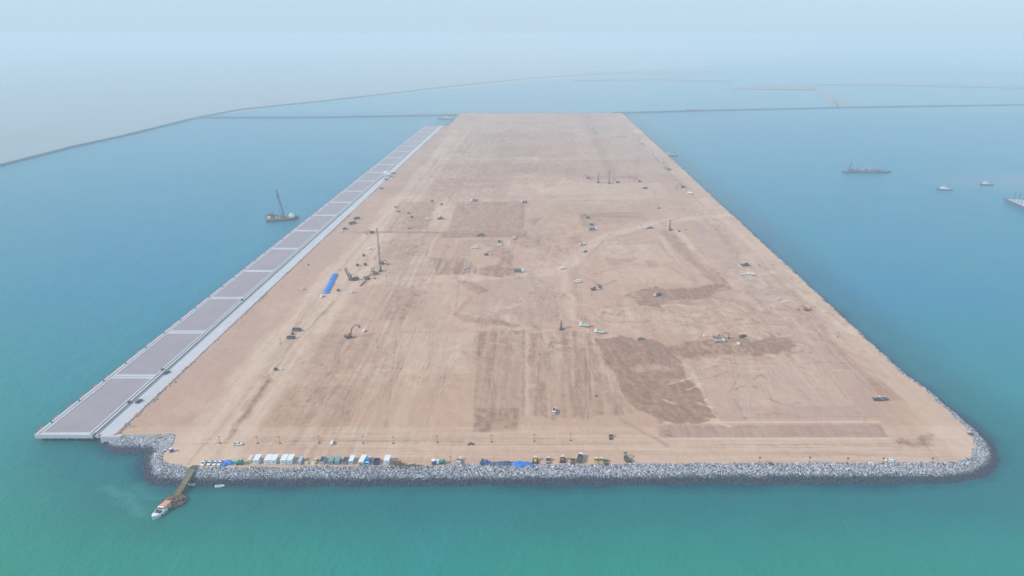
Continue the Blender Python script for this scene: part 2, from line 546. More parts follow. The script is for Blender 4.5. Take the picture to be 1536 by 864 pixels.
# dug and dumped areas plus one painted slope shade, digitised on the ground
blob(S0, [(890, 508), (930, 505), (985, 512), (1008, 530), (1030, 560), (1052, 590), (1080, 628), (1040, 636), (990, 634), (945, 605), (915, 560)], .88, .8, True, speck, .3)
blob(S0, [(905, 515), (940, 520), (960, 560), (985, 600), (955, 600), (925, 560)], .25, 1, True, streakY)
blob(S0, [(945, 549), (1012, 548), (1014, 557), (952, 559)], -.25, .8)
blob(S0, [(1000, 566), (1035, 562), (1040, 568), (1004, 571)], -.4, 1)
blob(S1, [(950, 551), (1010, 550), (1012, 555), (955, 556)], .5, .6)
blob(S0, [(719, 497), (748, 496), (742, 560), (735, 648), (709, 648), (713, 560)], .42, .5, False, streakY, .5)
blob(S0, [(748, 496), (785, 496), (783, 610), (777, 646), (735, 648)], .24, .5, False, streakY, .7)
blob(S0, [(712, 612), (779, 612), (776, 640), (710, 648)], .3, .6, False, speck)
blob(S0, [(792, 498), (888, 500), (905, 560), (950, 620), (880, 630), (798, 626)], .40, .8, True, streakY, .8)
blob(S1, [(812, 500), (840, 500), (845, 620), (818, 622)], .35, 1.5, True, streakY)
blob(S2, [(792, 505), (760, 500), (764, 620), (792, 620)], .3, 1)
blob(S0, [(938, 442), (985, 430), (1000, 436), (1060, 428), (1085, 428), (1060, 446), (1003, 452), (990, 462), (958, 458)], .62, .9, True, speck, .4)
blob(S0, [(975, 437), (1090, 426), (1100, 436), (1030, 446), (980, 447)], .4, .8, True, streakX, .7)
blob(S0, [(1000, 518), (1060, 508), (1180, 505), (1200, 515), (1160, 532), (1100, 532), (1040, 536), (1000, 527)], .58, 1.2, True, speck, .4)
blob(S0, [(1110, 515), (1185, 512), (1190, 526), (1130, 535)], .3, 1, True)
blob(S0, [(930, 508), (1000, 516), (1060, 528), (1010, 536), (960, 522)], .4, 1, True)
blob(S0, [(650, 388), (692, 386), (706, 392), (722, 410), (654, 412)], .6, .5, False, streakY, .8)
blob(S0, [(718, 402), (745, 398), (775, 404), (772, 415), (722, 413)], .55, .9, True, speck, .4)
blob(S0, [(664, 347), (792, 346), (790, 356), (662, 357)], .6, .3, False, streakX, .3)
blob(S0, [(520, 347), (662, 347), (662, 350), (540, 350)], .5, .4, False)
blob(S0, [(600, 303), (655, 302), (640, 345), (575, 347)], .34, .35, False, speck, .3)
blob(S0, [(684, 303), (788, 303), (785, 346), (672, 347)], .42, .35, False, speck, .25)
blob(S1, [(655, 303), (684, 303), (668, 346), (642, 346)], .25, .5, False, streakY)
blob(S0, [(712, 360), (752, 358), (770, 385), (760, 402), (742, 378)], .35, 1, True, speck)
blob(S1, [(752, 362), (772, 360), (776, 380), (760, 384)], .5, .6, True)
blob(S0, [(682, 420), (700, 421), (730, 437), (716, 442), (700, 436)], .42, .6, True)
blob(S2, [(700, 425), (795, 422), (828, 432), (826, 480), (785, 488), (684, 474), (698, 452)], .55, .6)
blob(S0, [(683, 472), (700, 474), (790, 487), (770, 489), (690, 482)], .35, .6, True)
blob(S0, [(700, 444), (706, 448), (690, 474), (682, 474)], .35, .6, True)
blob(S0, [(1338, 655), (1378, 652), (1402, 656), (1400, 668), (1350, 669)], .42, 1, True, speck)
blob(S0, [(1300, 566), (1330, 572), (1352, 600), (1335, 602), (1318, 588)], .3, 1, True)
blob(S0, [(590, 434), (622, 430), (632, 462), (600, 482), (572, 478)], .30, 1.6, True, speck, .4)
blob(S2, [(1100, 380), (1150, 380), (1290, 560), (1330, 625), (1100, 635), (1080, 600), (1120, 540), (1200, 530), (1090, 440)], .45, 2.5, True, speck)
blob(S2, [(950, 540), (1060, 545), (1200, 545), (1310, 640), (1100, 640), (1060, 590)], .4, 2, True, speck)
blob(S1, [(985, 638), (1322, 636), (1332, 656), (990, 656)], -1.0, .2, False)  # terrace embankment band: pale tone cleared for the painted slope shade
blob(S2, [(985, 638), (1322, 636), (1332, 656), (990, 656)], 1.0, .2, False)
line(S1, [(990, 658), (1335, 658)], 1.4, .6)
blob(S0, [(985, 639), (1322, 637), (1330, 655), (990, 656)], .30, .2, False, streakY, .5)  # shade on the embankment slope, painted into the soil colour
line(S1, [(1000, 634.5), (1318, 633)], 1.6, .9)
blob(S0, [(996, 645), (1006, 645), (1008, 655), (998, 655)], .45, .4, False, streakY)
line(S0, [(930, 630), (975, 652), (1000, 668)], 2.6, .4, warp=True)
blob(S0, [(988, 345), (1002, 345), (1060, 395), (1096, 425), (1076, 428), (1030, 392)], .45, .7, True, streakY, .5)
line(S1, [(1018, 347), (1048, 385), (1078, 418)], 6, .7, tex=streakY)
line(S1, [(988, 350), (1015, 392)], 4, .5)
blob(S2, [(1020, 330), (1065, 328), (1200, 470), (1150, 470)], .5, 1.2, True, streakY)
blob(S0, [(1055, 328), (1072, 334), (1125, 392), (1108, 394)], .22, 1, True, streakY)
blob(S0, [(830, 308), (990, 305), (985, 322), (900, 330), (850, 322)], .26, 2, True, streakX, .8)
blob(S0, [(868, 322), (960, 318), (975, 330), (892, 338), (872, 345), (860, 344)], .3, 1, True, streakX, .6)
blob(S0, [(792, 328), (812, 326), (800, 338), (790, 334)], .4, .6, True)
blob(S0, [(850, 356), (868, 354), (872, 365), (856, 370)], .35, .7, True)
line(S0, [(816, 392), (820, 378), (838, 374)], 5, .4, warp=True)
line(S0, [(806, 370), (808, 350), (796, 345)], 5, .3, warp=True)
blob(S0, [(905, 388), (958, 386), (950, 395), (915, 397)], .35, .8, True)
blob(S0, [(968, 392), (985, 390), (990, 400), (972, 402)], .3, 1, True)
# haul roads (pale) and pushed-up edges
line(S1, [(1130, 320), (1010, 330), (960, 340), (900, 358), (872, 382), (848, 402), (800, 410), (700, 418), (560, 422)], 13, .75, warp=True, tex=speck)
line(S0, [(1020, 326), (960, 345), (905, 362), (880, 385)], 4, .35, warp=True)
line(S1, [(848, 402), (852, 440), (864, 478), (880, 496)], 9, .55, warp=True, tex=streakY)
line(S0, [(852, 402), (866, 440), (868, 470), (900, 505)], 5, .36, warp=True, tex=streakY)
line(S0, [(885, 420), (905, 428), (925, 420)], 4, .4, warp=True)
line(S1, [(560, 418), (840, 412)], 10, .35, warp=True, tex=speck)
line(S1, [(880, 500), (950, 512), (1010, 540), (1050, 565)], 6, .3, warp=True)
line(S0, [(786.5, 497), (786, 622)], 1.8, .4, tex=speck, zh=-.3)
line(S1, [(792, 500), (791, 620)], 1.6, .3)
line(S0, [(358, 632), (408, 562), (436, 517), (462, 494), (500, 452)], 2.2, .34, warp=True, zh=.35)
blob(S0, [(335, 662), (350, 655), (410, 568), (402, 560), (372, 600)], .30, .8, True)
line(S0, [(325, 664), (860, 657), (1000, 657)], 1.0, .26, tex=speck)
line(S0, [(790, 346), (815, 338), (830, 322), (850, 325)], 3, .3, warp=True)
line(S1, [(690, 301), (980, 297), (1060, 300)], 7, .45, tex=speck)
line(S0, [(600, 300), (900, 300)], 6, .25, tex=streakX)
blob(S0, [(636, 240), (960, 241), (955, 262), (880, 262), (870, 268), (560, 300)], .16, .6, False, speck)
blob(S1, [(770, 264), (880, 266), (890, 292), (760, 294)], .3, .4, False)
blob(S0, [(880, 264), (962, 262), (955, 268), (888, 269)], .35, .8, True)
line(S0, [(640, 242), (965, 241)], 5, .22)
blob(S0, [(868, 170), (884, 170), (925, 262), (910, 262), (880, 196)], .24, .5, True)
blob(S2, [(868, 168), (922, 168), (990, 240), (915, 245)], .3, .6, False)
line(S1, [(705, 192), (650, 260), (560, 350)], 12, .4, tex=streakY)
line(S0, [(760, 372), (748, 402), (742, 414)], 4, .4, warp=True)
line(S0, [(775, 352), (768, 372), (764, 395)], 5, .4, warp=True)
line(S2, [(560, 360), (660, 360), (650, 415)], 20, .3, warp=True)
blob(S1, [(625, 360), (650, 360), (640, 410), (612, 408)], .35, .5, False)
# grading lines inside the brown fan and pale slivers at its ragged side
for k in range(9):
    x = 893 + k * 13
    line(S0, [(x, 510 + k), (x + 18 + k * 2, 545), (x + 45 + k * 4, 590), (x + 75 + k * 3, 628)], (1.0, 1.8, 1.3)[k % 3], -(.14, .26, .18)[k % 3], warp=True, tex=streakY)
for a_, b_ in (((1030, 585), (1052, 575)), ((1048, 605), (1066, 612)), ((1005, 575), (1040, 566)), ((995, 600), (1012, 606)), ((1060, 628), (1095, 640)), ((1040, 560), (1058, 600)), ((1058, 600), (1078, 632))):
    line(S1, [a_, b_], 2.2, .7, warp=True); line(S0, [a_, b_], 1.8, -.55, warp=True)
# more graded plots, berms and pushed spoil across the middle
for poly, a in (([(575, 360), (650, 358), (640, 385), (560, 388)], .16), ([(690, 362), (712, 360), (705, 384), (680, 386)], .18), ([(775, 352), (830, 350), (826, 368), (780, 372)], .14),
                ([(900, 370), (985, 366), (1010, 392), (905, 396)], -.3), ([(905, 402), (1000, 402), (1040, 425), (905, 425)], -.25), ([(470, 500), (560, 500), (540, 560), (430, 562)], .12),
                ([(600, 500), (712, 500), (706, 560), (590, 562)], -.22), ([(430, 580), (540, 578), (520, 640), (395, 642)], .14), ([(1100, 545), (1240, 548), (1280, 610), (1110, 612)], -.22),
                ([(690, 196), (860, 196), (866, 236), (660, 238)], .12), ([(720, 245), (860, 246), (868, 262), (712, 264)], .12), ([(660, 268), (755, 268), (750, 296), (640, 297)], .12), ([(885, 275), (990, 274), (1010, 296), (890, 298)], -.3)):
    blob(S0 if a > 0 else S1, poly, abs(a) * 1.3, .35, False, speck, .4)
for pts, w, a in (([(560, 389), (650, 387)], 1.6, .4), ([(900, 368), (988, 365), (1015, 392)], 1.6, .4), ([(905, 398), (1000, 397), (1045, 424)], 1.8, .45), ([(830, 430), (838, 480)], 2.2, .35),
                  ([(640, 418), (690, 418), (683, 472)], 1.8, .3), ([(600, 498), (716, 497)], 1.4, .3), ([(595, 500), (580, 640)], 1.5, .25), ([(860, 300), (1010, 305), (1050, 328)], 3, .3), ([(1062, 440), (1120, 470), (1150, 500)], 2.2, .4),
                  ([(905, 470), (960, 462), (1030, 470), (1080, 462)], 1.6, .35), ([(920, 485), (1000, 480), (1060, 486)], 1.5, .3), ([(1085, 545), (1180, 548), (1240, 560), (1300, 635)], 1.5, .35), ([(1110, 560), (1095, 590), (1120, 632)], 1.6, .3),
                  ([(1210, 475), (1250, 530), (1310, 590)], 2.2, .35), ([(985, 640), (1000, 628), (1320, 627)], 1.2, .3), ([(455, 610), (540, 500)], 1.6, .25), ([(520, 640), (590, 500)], 1.6, .22), ([(640, 640), (672, 500)], 1.4, .2)):
    line(S0, pts, w, a, warp=False, tex=speck)
    line(S1, [(x_ + 3, y_ + 1.5) for x_, y_ in pts], w * .8, a * .7, warp=False)
# thin pushed-up ridges and scrapes left by the dozers, right of centre
for k in range(70):
    x = R.uniform(860, 1290); y = R.uniform(355, 625)
    if x > 1180 + (y - 400) * 1.05 - 60: continue
    L2 = R.uniform(12, 70); sl = R.uniform(-.22, .12); b2 = R.uniform(-5, 5)
    pts_ = [(x, y), (x + L2 * .35, y + L2 * .35 * sl + b2), (x + L2 * .7, y + L2 * .7 * sl + b2), (x + L2, y + L2 * sl)]
    line(R.choice((S1, S1, S0)), pts_, R.uniform(.9, 2.6), R.uniform(.25, .6), warp=True, tex=speck, zh=R.choice((0, .3)))
# wheel tracks: paired lines that wander
def track(px0, py0, px1, py1, bend, a, S, w=1.0):
    p, q = G(px0, py0, ZT), G(px1, py1, ZT)
    dx, dy = q[0] - p[0], q[1] - p[1]
    L = math.hypot(dx, dy) + 1e-6; nx, ny = -dy / L, dx / L
    for off in (-1.5, 1.5):
        pts = []
        for k in range(9):
            t = k / 8
            b = bend * math.sin(t * math.pi) + bend * .3 * math.sin(t * 7)
            pts.append((p[0] + dx * t + nx * (b + off), p[1] + dy * t + ny * (b + off)))
        x0, x1 = min(c[0] for c in pts) - 4, max(c[0] for c in pts) + 4
        y0, y1 = min(c[1] for c in pts) - 4, max(c[1] for c in pts) + 4
        i0, i1 = np.searchsorted(gy, y0), np.searchsorted(gy, y1)
        j0, j1 = np.searchsorted(gx, x0), np.searchsorted(gx, x1)
        if i1 <= i0 or j1 <= j0: continue
        d = seg_dist(GX[i0:i1, j0:j1], GY[i0:i1, j0:j1], pts)
        v = 1 - sstep(w * .3, w, d)
        S[i0:i1, j0:j1] = np.clip(S[i0:i1, j0:j1] + a * v, 0, 1)
for k in range(46):     # across the front road and the plots behind it
    y = R.uniform(655, 692)
    x = R.uniform(280, 1380); track(x, y, min(1430, x + R.uniform(80, 420)), y + R.uniform(-3, 3), R.uniform(-1.5, 1.5), R.uniform(.12, .3), R.choice((S0, S1, S1)), .9)
for k in range(60):     # up and down the open ground
    x = R.uniform(350, 1250); y = R.uniform(500, 650)
    t = R.uniform(.1, .3)
    track(x, y, x + (VX - x) * t + R.uniform(-25, 25), y + (HY - y) * t, R.uniform(-8, 8), R.uniform(.14, .34), R.choice((S0, S0, S1)), 1.0)
for k in range(80):
    x = R.uniform(680, 1180); y = R.uniform(300, 600)
    track(x, y, x + R.uniform(-110, 110), y + R.uniform(-30, 30), R.uniform(-14, 14), R.uniform(.12, .32), R.choice((S0, S1)), 1.2)
for k in range(30):     # along the right-hand perimeter
    t0 = R.uniform(.0, .7); o = R.uniform(5, 60)
    a_, b_ = (1376 - o, 600), (931 - o * .25, 175)
    f0, f1 = t0, t0 + R.uniform(.1, .3)
    track(a_[0] + (b_[0] - a_[0]) * f0, a_[1] + (b_[1] - a_[1]) * f0, a_[0] + (b_[0] - a_[0]) * f1, a_[1] + (b_[1] - a_[1]) * f1, R.uniform(-3, 3), R.uniform(.15, .35), R.choice((S0, S1, S1)), 1.2)
def ridge(sx, sy, seed, p=4):
    a_ = fbm(WX / sx + .6 * fbm(GX / 60, GY / 60, seed + 5, 2), WY / sy, seed, 4)
    return np.clip(1 - np.abs(a_ * 2 - 1) * p, 0, 1)
work = sstep(420, 520, GY) * (.35 + .65 * sstep(.40, .62, fbm(GX / 90, GY / 120, 131, 3))) * (1 - .6 * (1 - sstep(60, 100, GX - XQ1)))
S1 += .60 * ridge(26, 34, 141, 7) * work
S0 += .45 * ridge(34, 22, 151, 8) * work * sstep(.4, .6, speck)
S0 += .28 * ridge(9, 70, 161, 6) * work
S1 += .42 * ridge(12, 14, 171, 6) * work * sstep(.42, .6, fbm(GX / 50, GY / 50, 173, 2))
S2 += .35 * (vnoise(GX / 34, GY / 46, 181) > .62) * sstep(430, 520, GY) * .6
S0 += .16 * sstep(.5, .62, vnoise(np.floor(GX / 52) * 3.7, np.floor(GY / 95) * 5.3, 191)) * sstep(1100, 1300, GY)
S0 += .08 * (sstep(.55, .8, fbm(GX / 30, GY / 40, 101, 5)) * sstep(.35, .7, speck))
S1 += .25 * sstep(.58, .8, fbm(GX / 26, GY / 36, 111, 5))
S0 = S0 * (.72 + .30 * sstep(.3, .7, speck) + .16 * sstep(.3, .7, fbm(GX / 1.6, GY / 9, 301, 3)))
S0 = np.clip(S0, 0, 1); S1 = np.clip(S1, 0, 1); S2 = np.clip(S2, 0, 1)

# relief: rough where dug, plus raised terraces and spoil banks
land = (DT < 0)
edge = sstep(0, 6, -DT)
rel = (fbm(GX / 6, GY / 7, 201, 4) - .5) * (.5 + 1.0 * S0) * edge
rel += (fbm(GX / 28, GY / 34, 205, 3) - .5) * 1.6 * edge * sstep(410, 470, GY)
rel += (fbm(GX / 1.7, GY / 20, 207, 2) - .5) * .25 * edge * S0
GZ = GZ + rel
def bank(poly, h, w=4.0):
    pts = P(poly, ZT)
    m = (GX > min(p[0] for p in pts) - 30) & (GX < max(p[0] for p in pts) + 30) & (GY > min(p[1] for p in pts) - 30) & (GY < max(p[1] for p in pts) + 30)
    d = sdf(WX[m] * .3 + GX[m] * .7, WY[m] * .3 + GY[m] * .7, pts)
    GZ[m] += h * .55 * (1 - sstep(-w * 1.6, w * .8, d))
bank([(990, 637), (1322, 634), (1290, 560), (1200, 545), (1060, 560), (1075, 620)], 1.5, 9)
bank([(700, 425), (795, 422), (828, 432), (826, 480), (785, 488), (684, 474)], 1.2, 5)
bank([(684, 303), (788, 303), (785, 346), (672, 347)], 1.6, 5)
bank([(600, 303), (655, 302), (640, 346), (575, 347)], 1.4, 5)
bank([(682, 420), (705, 422), (730, 437), (716, 442), (700, 436)], 1.8, 5)
bank([(816, 392), (820, 376), (842, 373), (840, 378), (826, 392)], 2.4, 5)
bank([(1050, 500), (1080, 498), (1100, 504), (1070, 508)], 1.8, 5)
bank([(792, 328), (814, 326), (800, 338), (790, 334)], 2.2, 4)
bank([(862, 328), (872, 326), (884, 340), (868, 344)], 2.6, 5)
bank([(640, 242), (960, 241), (900, 172), (690, 174)], 1.0, 8)

# below the sand edge the grid is the stone bedding
bed = sstep(.3, 1.6, DT)
S0 = np.where(DT > 0, .55, S0); S1 = np.where(DT > 0, .0, S1); S2 = np.where(DT > 0, 1.0, S2)
ny_, nx_ = GX.shape
co = np.stack([GX.ravel(), GY.ravel(), GZ.ravel()], 1)
idx = np.arange(ny_ * nx_).reshape(ny_, nx_)
quads = np.stack([idx[:-1, :-1].ravel(), idx[:-1, 1:].ravel(), idx[1:, 1:].ravel(), idx[1:, :-1].ravel()], 1)
keep = (GZ.ravel()[quads].max(1) > -1.2)
ground = np_mesh('ground', co, quads[keep], SOIL, None, True, {'soil': np.stack([S0.ravel(), S1.ravel(), S2.ravel()], 1), 'bed': np.repeat(bed.ravel()[:, None], 3, 1)})
ground['kind'] = 'structure'
def ground_z(x, y):
    i = min(max(int(np.searchsorted(gy, y)), 1), ny_ - 1); j = min(max(int(np.searchsorted(gx, x)), 1), nx_ - 1)
    return float(max(GZ[i - 1:i + 1, j - 1:j + 1].max(), 0))

# ------------------------------------------------------------------ sea
sx_ = np.concatenate([[-70000, -30000, -12000, -6000], np.linspace(-3000, -620, 90), np.linspace(-610, 700, 420), np.linspace(715, 3000, 90), [6000, 12000, 30000, 70000]])
sy_ = np.concatenate([[-70000, -8000, -1000, 0], np.linspace(180, 520, 190), np.linspace(530, 3000, 200), [4000, 6000, 12000, 30000, 70000]])
SX, SY = np.meshgrid(sx_, sy_)
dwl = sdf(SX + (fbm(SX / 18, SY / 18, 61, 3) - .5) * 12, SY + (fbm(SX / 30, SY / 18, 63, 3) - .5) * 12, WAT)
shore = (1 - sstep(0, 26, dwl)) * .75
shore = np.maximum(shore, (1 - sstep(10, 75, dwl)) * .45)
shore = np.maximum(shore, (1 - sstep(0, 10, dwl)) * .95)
pw = [P([(158, 733), (172, 738), (188, 746), (200, 757), (208, 772)], 0), P([(205, 728), (222, 738), (236, 748)], 0), P([(560, 775), (700, 770), (850, 778), (1000, 772)], 0)]
plume = np.zeros(SX.shape)
for q_, w_, a_ in zip(pw, (3.5, 2.5, 4), (.26, .16, .0)):
    plume = np.maximum(plume, a_ * (1 - sstep(0, w_ * 2, seg_dist(SX + (fbm(SX / 7, SY / 7, 67, 3) - .5) * 9, SY + (fbm(SX / 7, SY / 7, 69, 3) - .5) * 9, q_))))
si = np.arange(SX.size).reshape(SX.shape)
sq = np.stack([si[:-1, :-1].ravel(), si[:-1, 1:].ravel(), si[1:, 1:].ravel(), si[1:, :-1].ravel()], 1)
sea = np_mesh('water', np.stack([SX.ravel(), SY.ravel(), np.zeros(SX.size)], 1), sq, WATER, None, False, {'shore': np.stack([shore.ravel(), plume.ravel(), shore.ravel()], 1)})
sea['kind'] = 'structure'

# ------------------------------------------------------------------ armour rock
def rocks(n_try, x0, x1, y0, y1, size, seed, name, cond=None):
    rg = np.random.default_rng(seed)
    x = rg.uniform(x0, x1, n_try); y = rg.uniform(y0, y1, n_try)
    z, dt, dw = island_height(x, y)
    m = (dt > .1) & (dw < 1.2)
    if cond is not None: m &= cond(x, y)
    x, y, z, dt, dw = x[m], y[m], z[m], dt[m], dw[m]
    n = len(x)
    ph = (1 + 5 ** .5) / 2
    ico = np.array([(-1, ph, 0), (1, ph, 0), (-1, -ph, 0), (1, -ph, 0), (0, -1, ph), (0, 1, ph), (0, -1, -ph), (0, 1, -ph), (ph, 0, -1), (ph, 0, 1), (-ph, 0, -1), (-ph, 0, 1)], float)
    ico /= np.linalg.norm(ico[0])
    fc = np.array([(0, 11, 5), (0, 5, 1), (0, 1, 7), (0, 7, 10), (0, 10, 11), (1, 5, 9), (5, 11, 4), (11, 10, 2), (10, 7, 6), (7, 1, 8), (3, 9, 4), (3, 4, 2), (3, 2, 6), (3, 6, 8), (3, 8, 9), (4, 9, 5), (2, 4, 11), (6, 2, 10), (8, 6, 7), (9, 8, 1)])
    s = size * np.clip(np.exp(rg.normal(-.05, .30, n)), .45, 2.0)
    sc = np.stack([rg.uniform(.7, 1.3, n), rg.uniform(.7, 1.3, n), rg.uniform(.6, 1.0, n)], 1) * s[:, None] * .5
    a = rg.uniform(0, 2 * math.pi, n); b = rg.uniform(-.6, .6, n)
    v = ico[None] * rg.uniform(.78, 1.2, (n, 12, 1)) * sc[:, None]
    ca, sa, cb, sb = np.cos(a)[:, None], np.sin(a)[:, None], np.cos(b)[:, None], np.sin(b)[:, None]
    vx, vy, vz = v[..., 0], v[..., 1], v[..., 2]
    vy, vz = vy * cb - vz * sb, vy * sb + vz * cb
    vx, vy = vx * ca - vy * sa, vx * sa + vy * ca
    co = np.stack([vx + x[:, None], vy + y[:, None], vz + (z + .12 * s)[:, None]], -1)
    # stone colours: grey, near white, brownish and blue-black; permanently wet and weedy near the waterline
    pick = rg.random(n)
    tone = np.where(pick < .5, rg.uniform(.26, .42, n), np.where(pick < .70, rg.uniform(.44, .66, n), rg.uniform(.11, .22, n)))
    warm = rg.uniform(-.05, .07, n)
    c = np.stack([tone * (1.0 + warm), tone * (.985), tone * (1.12 - warm)], 1)
    wet = 1 - sstep(1.2, 2.5, z + rg.uniform(-.4, .4, n))
    c = c * (1 - .90 * wet[:, None]) + np.array([.004, .012, .040]) * wet[:, None]
    cc = np.repeat(c, 12, 0)
    fa = (fc[None] + 12 * np.arange(n)[:, None, None]).reshape(-1, 3)
    o = np_mesh(name, co.reshape(-1, 3), fa, ROCK, None, False, {'stone': cc})
    o['kind'] = 'stuff'
    return o
xa, ya = G(150, 700); xb = G(1500, 690)[0]
rocks(130000, xa - 10, xb + 6, 338, 378, .88, 1, 'armour_rock')
rocks(44000, G(150, 670)[0] - 4, G(270, 660)[0] + 8, 374, 405, .88, 2, 'armour_rock')
rocks(28000, XR_W - 60, xb + 12, 374, 470, .88, 3, 'armour_rock')
rocks(26000, XR_T - 3, XR_W + 3, 466, 1250, 1.1, 4, 'armour_rock')
rocks(7000, XR_T - 3, XR_W + 3, 1250, YFAR, 1.8, 5, 'armour_rock')

# ------------------------------------------------------------------ loose rubble on the sand beside the apron
q_ = random.Random(77); b_ = MB()
for k in range(420):
    y = YQ0 + (YQ1 - YQ0) * q_.random() ** 1.7; x = XQ1 + abs(q_.gauss(0, 1.3)) - .8; s_ = q_.uniform(.25, .8)
    b_.box(x - s_, x + s_, y - s_ * 1.4, y + s_ * 1.4, ZT - .2, ZT + q_.uniform(.5, 1.0), s_ * .4, s_ * .4)
o = b_.build('edge_rubble', SOIL); o['kind'] = 'stuff'

# ------------------------------------------------------------------ quay
ZQ = 5.6
quay = tag(empty('quay', (XQ0, YQ0, 0)), 'long concrete container quay with mauve grey bays along the left shore', 'quay')
QW = XQ1 - XQ0
def qx(f): return QW * f
L_ = YQ1 - YQ0
def qpart(name, mat, x0, x1, y0, y1, z0, z1):
    return MB().box(x0, x1, y0, y1, z0, z1).build(name, mat, quay)
qpart('coping_beam', CONC, 0, qx(.085), 0, L_, 2.9, ZQ + .12)
qpart('end_beam', CONC, qx(.085) + .002, qx(.72), 0, 3.2, 3.0, ZQ + .08)
qpart('rail_beam', CONC, qx(.66), qx(.735), 3.203, L_, 3.2, ZQ + .06)
qpart('rail_beam', CONC, qx(.765), qx(.80), 0, L_, 3.2, ZQ + .05)
qpart('apron_slab', CONC, qx(.80) + .01, qx(1), 1.0, L_, 2.0, ZQ + .0)
qpart('cable_trench', CONC_D, qx(.735) + .01, qx(.765) - .01, .5, L_, 3.4, ZQ - .35)
qpart('cable_cover', DARK, qx(.75) - .5, qx(.75) + .5, .6, L_, ZQ - .349, ZQ - .15)
for fx, w in ((.045, .25), (.695, .3), (.782, .3)):
    qpart('crane_rail', DARK, qx(fx) - w, qx(fx) + w, .5, L_, ZQ + .05, ZQ + .22)
# cross beams and recessed bays between them
cb = [564.6, 498, 447, 406.5, 373, 346, 323, 303.5, 286.7, 271.5, 258.5]
cyy = [G(400, y, ZQ)[1] - YQ0 for y in cb]
step = (cyy[-1] - cyy[0]) / 10
while cyy[-1] + step < L_: cyy.append(cyy[-1] + step)
bw = 3.4
prev = 3.203
for k, c in enumerate(cyy + [L_ + bw]):
    a, b = prev, min(c - bw, L_)
    qpart('deck_bay', PANEL, qx(.085) + .003, qx(.66) - .003, a, b - .003, 3.6, ZQ - .12)
    if c < L_:
        if k < 3:
            qpart('cross_beam', CONC, qx(.085) + .003, qx(.66) - .003, c - bw, c - .45, 3.3, ZQ + .04)
            qpart('cross_beam', CONC, qx(.085) + .003, qx(.66) - .003, c + .45, c + bw, 3.3, ZQ + .04)
            qpart('deck_bay', PANEL, qx(.085) + .003, qx(.66) - .003, c - .447, c + .447, 3.6, ZQ - .12)
        else:
            qpart('cross_beam', CONC, qx(.085) + .003, qx(.66) - .003, c - bw, c + bw, 3.3, ZQ + .04)
        prev = c + bw + .003
# fenders, bollards and piles
fender0 = None; boll0 = None; pile0 = None
def rep(o0, mk, loc):
    if o0 is None:
        o0 = mk(); o0.location = loc; return o0
    c = o0.copy(); COL.objects.link(c); c.parent = o0.parent; c.location = loc
    return o0
mkf = lambda: MB().box(-1.5, -.003, -3.0, 3.0, .8, 5.75, 0, .2).build('fender', RED, quay)
mkb = lambda: MB().tube((0, 0, 0), (0, 0, .7), .45, .35).tube((0, 0, .7), (0, 0, .95), .6, .6).build('bollard', DARK, quay)
mkp = lambda: MB().tube((0, 0, -2), (0, 0, 3.3), .55, .55, 10).build('pile', CONC_D, quay)
y = 8.0; k = 0
while y < L_ - 5:
    fender0 = rep(fender0, mkf, (0, y, 0))
    boll0 = rep(boll0, mkb, (1.6, y + 7.2, ZQ + .12)) if k % 2 == 0 else boll0
    y += 15.0; k += 1
for xx in np.linspace(1.6, qx(.78), 8):
    pile0 = rep(pile0, mkp, (float(xx), 3.0, 0))
for yy in np.arange(14, 700, 11.5):
    pile0 = rep(pile0, mkp, (1.6, float(yy), 0))
# pale retaining wall and path on the spit beside the quay
p0, p1 = G(159, 650, ZQ), G(262, 652.5, ZQ)
rw = tag(empty('retaining_wall', (p0[0], YQ0, 0)), 'low pale concrete wall and grey path between quay end and rock spit', 'wall')
MB().box(qx(.84) - (p0[0] - XQ0), qx(1) + 5 - (p0[0] - XQ0), -2.0, .98, .5, ZQ + .02).build('wall', CONC, rw)
MB().box(qx(1) + 5.01 - (p0[0] - XQ0), p1[0] - p0[0], -1.2, .9, 3.5, ZQ - .25).build('path', CONC_D, rw)

# ------------------------------------------------------------------ dykes, flats
def dyke(name, pts, w, h, mat, label=None):
    """embankment with sloping sides along a line of ground points"""
    mb = MB(); ring = []
    # resample with slight wobble
    out = []
    for i in range(len(pts) - 1):
        n = max(2, int(math.dist(pts[i], pts[i + 1]) / 60))
        for k in range(n): out.append((pts[i][0] + (pts[i + 1][0] - pts[i][0]) * k / n, pts[i][1] + (pts[i + 1][1] - pts[i][1]) * k / n))
    out.append(pts[-1])
    V = []
    for i, p in enumerate(out):
        a, b = out[max(i - 1, 0)], out[min(i + 1, len(out) - 1)]
        d = math.hypot(b[0] - a[0], b[1] - a[1]); nx, ny = -(b[1] - a[1]) / d, (b[0] - a[0]) / d
        hh = h * R.uniform(.9, 1.1); ww = w * R.uniform(.93, 1.07)
        for o, z in ((-ww - h * 2, -.5), (-ww, hh), (ww, hh), (ww + h * 2, -.5)):
            V.append((p[0] + nx * o, p[1] + ny * o, z))
    Fs = []
    for i in range(len(out) - 1):
        for k in range(3):
            Fs.append((4 * i + k, 4 * i + k + 1, 4 * i + 5 + k, 4 * i + 4 + k))
    o = mesh_obj(name, V, Fs, mat)
    o['kind'] = 'structure'
    return o
dyke('breakwater', DY_L, 4, 3.5, DYKE)
dyke('breakwater', [DY_L[-1]] + DY_F, 3.5, 3, DYKE)
dyke('causeway', [DY_L[-1], G(480, 176.5), G(684, 173)], 4.5, 3.5, DYKE)
dyke('causeway', [G(921, 170), G(1100, 165.5), G(1300, 161.3), G(1536, 157.6), G(1900, 152)], 4.5, 4, DYKE)
dyke('causeway', [G(862, 121.5), G(980, 120), G(1100, 122.5)], 6, 3, DYKE)
dyke('causeway', [G(1098, 134), G(1222, 135)], 4, 3, DYKE)
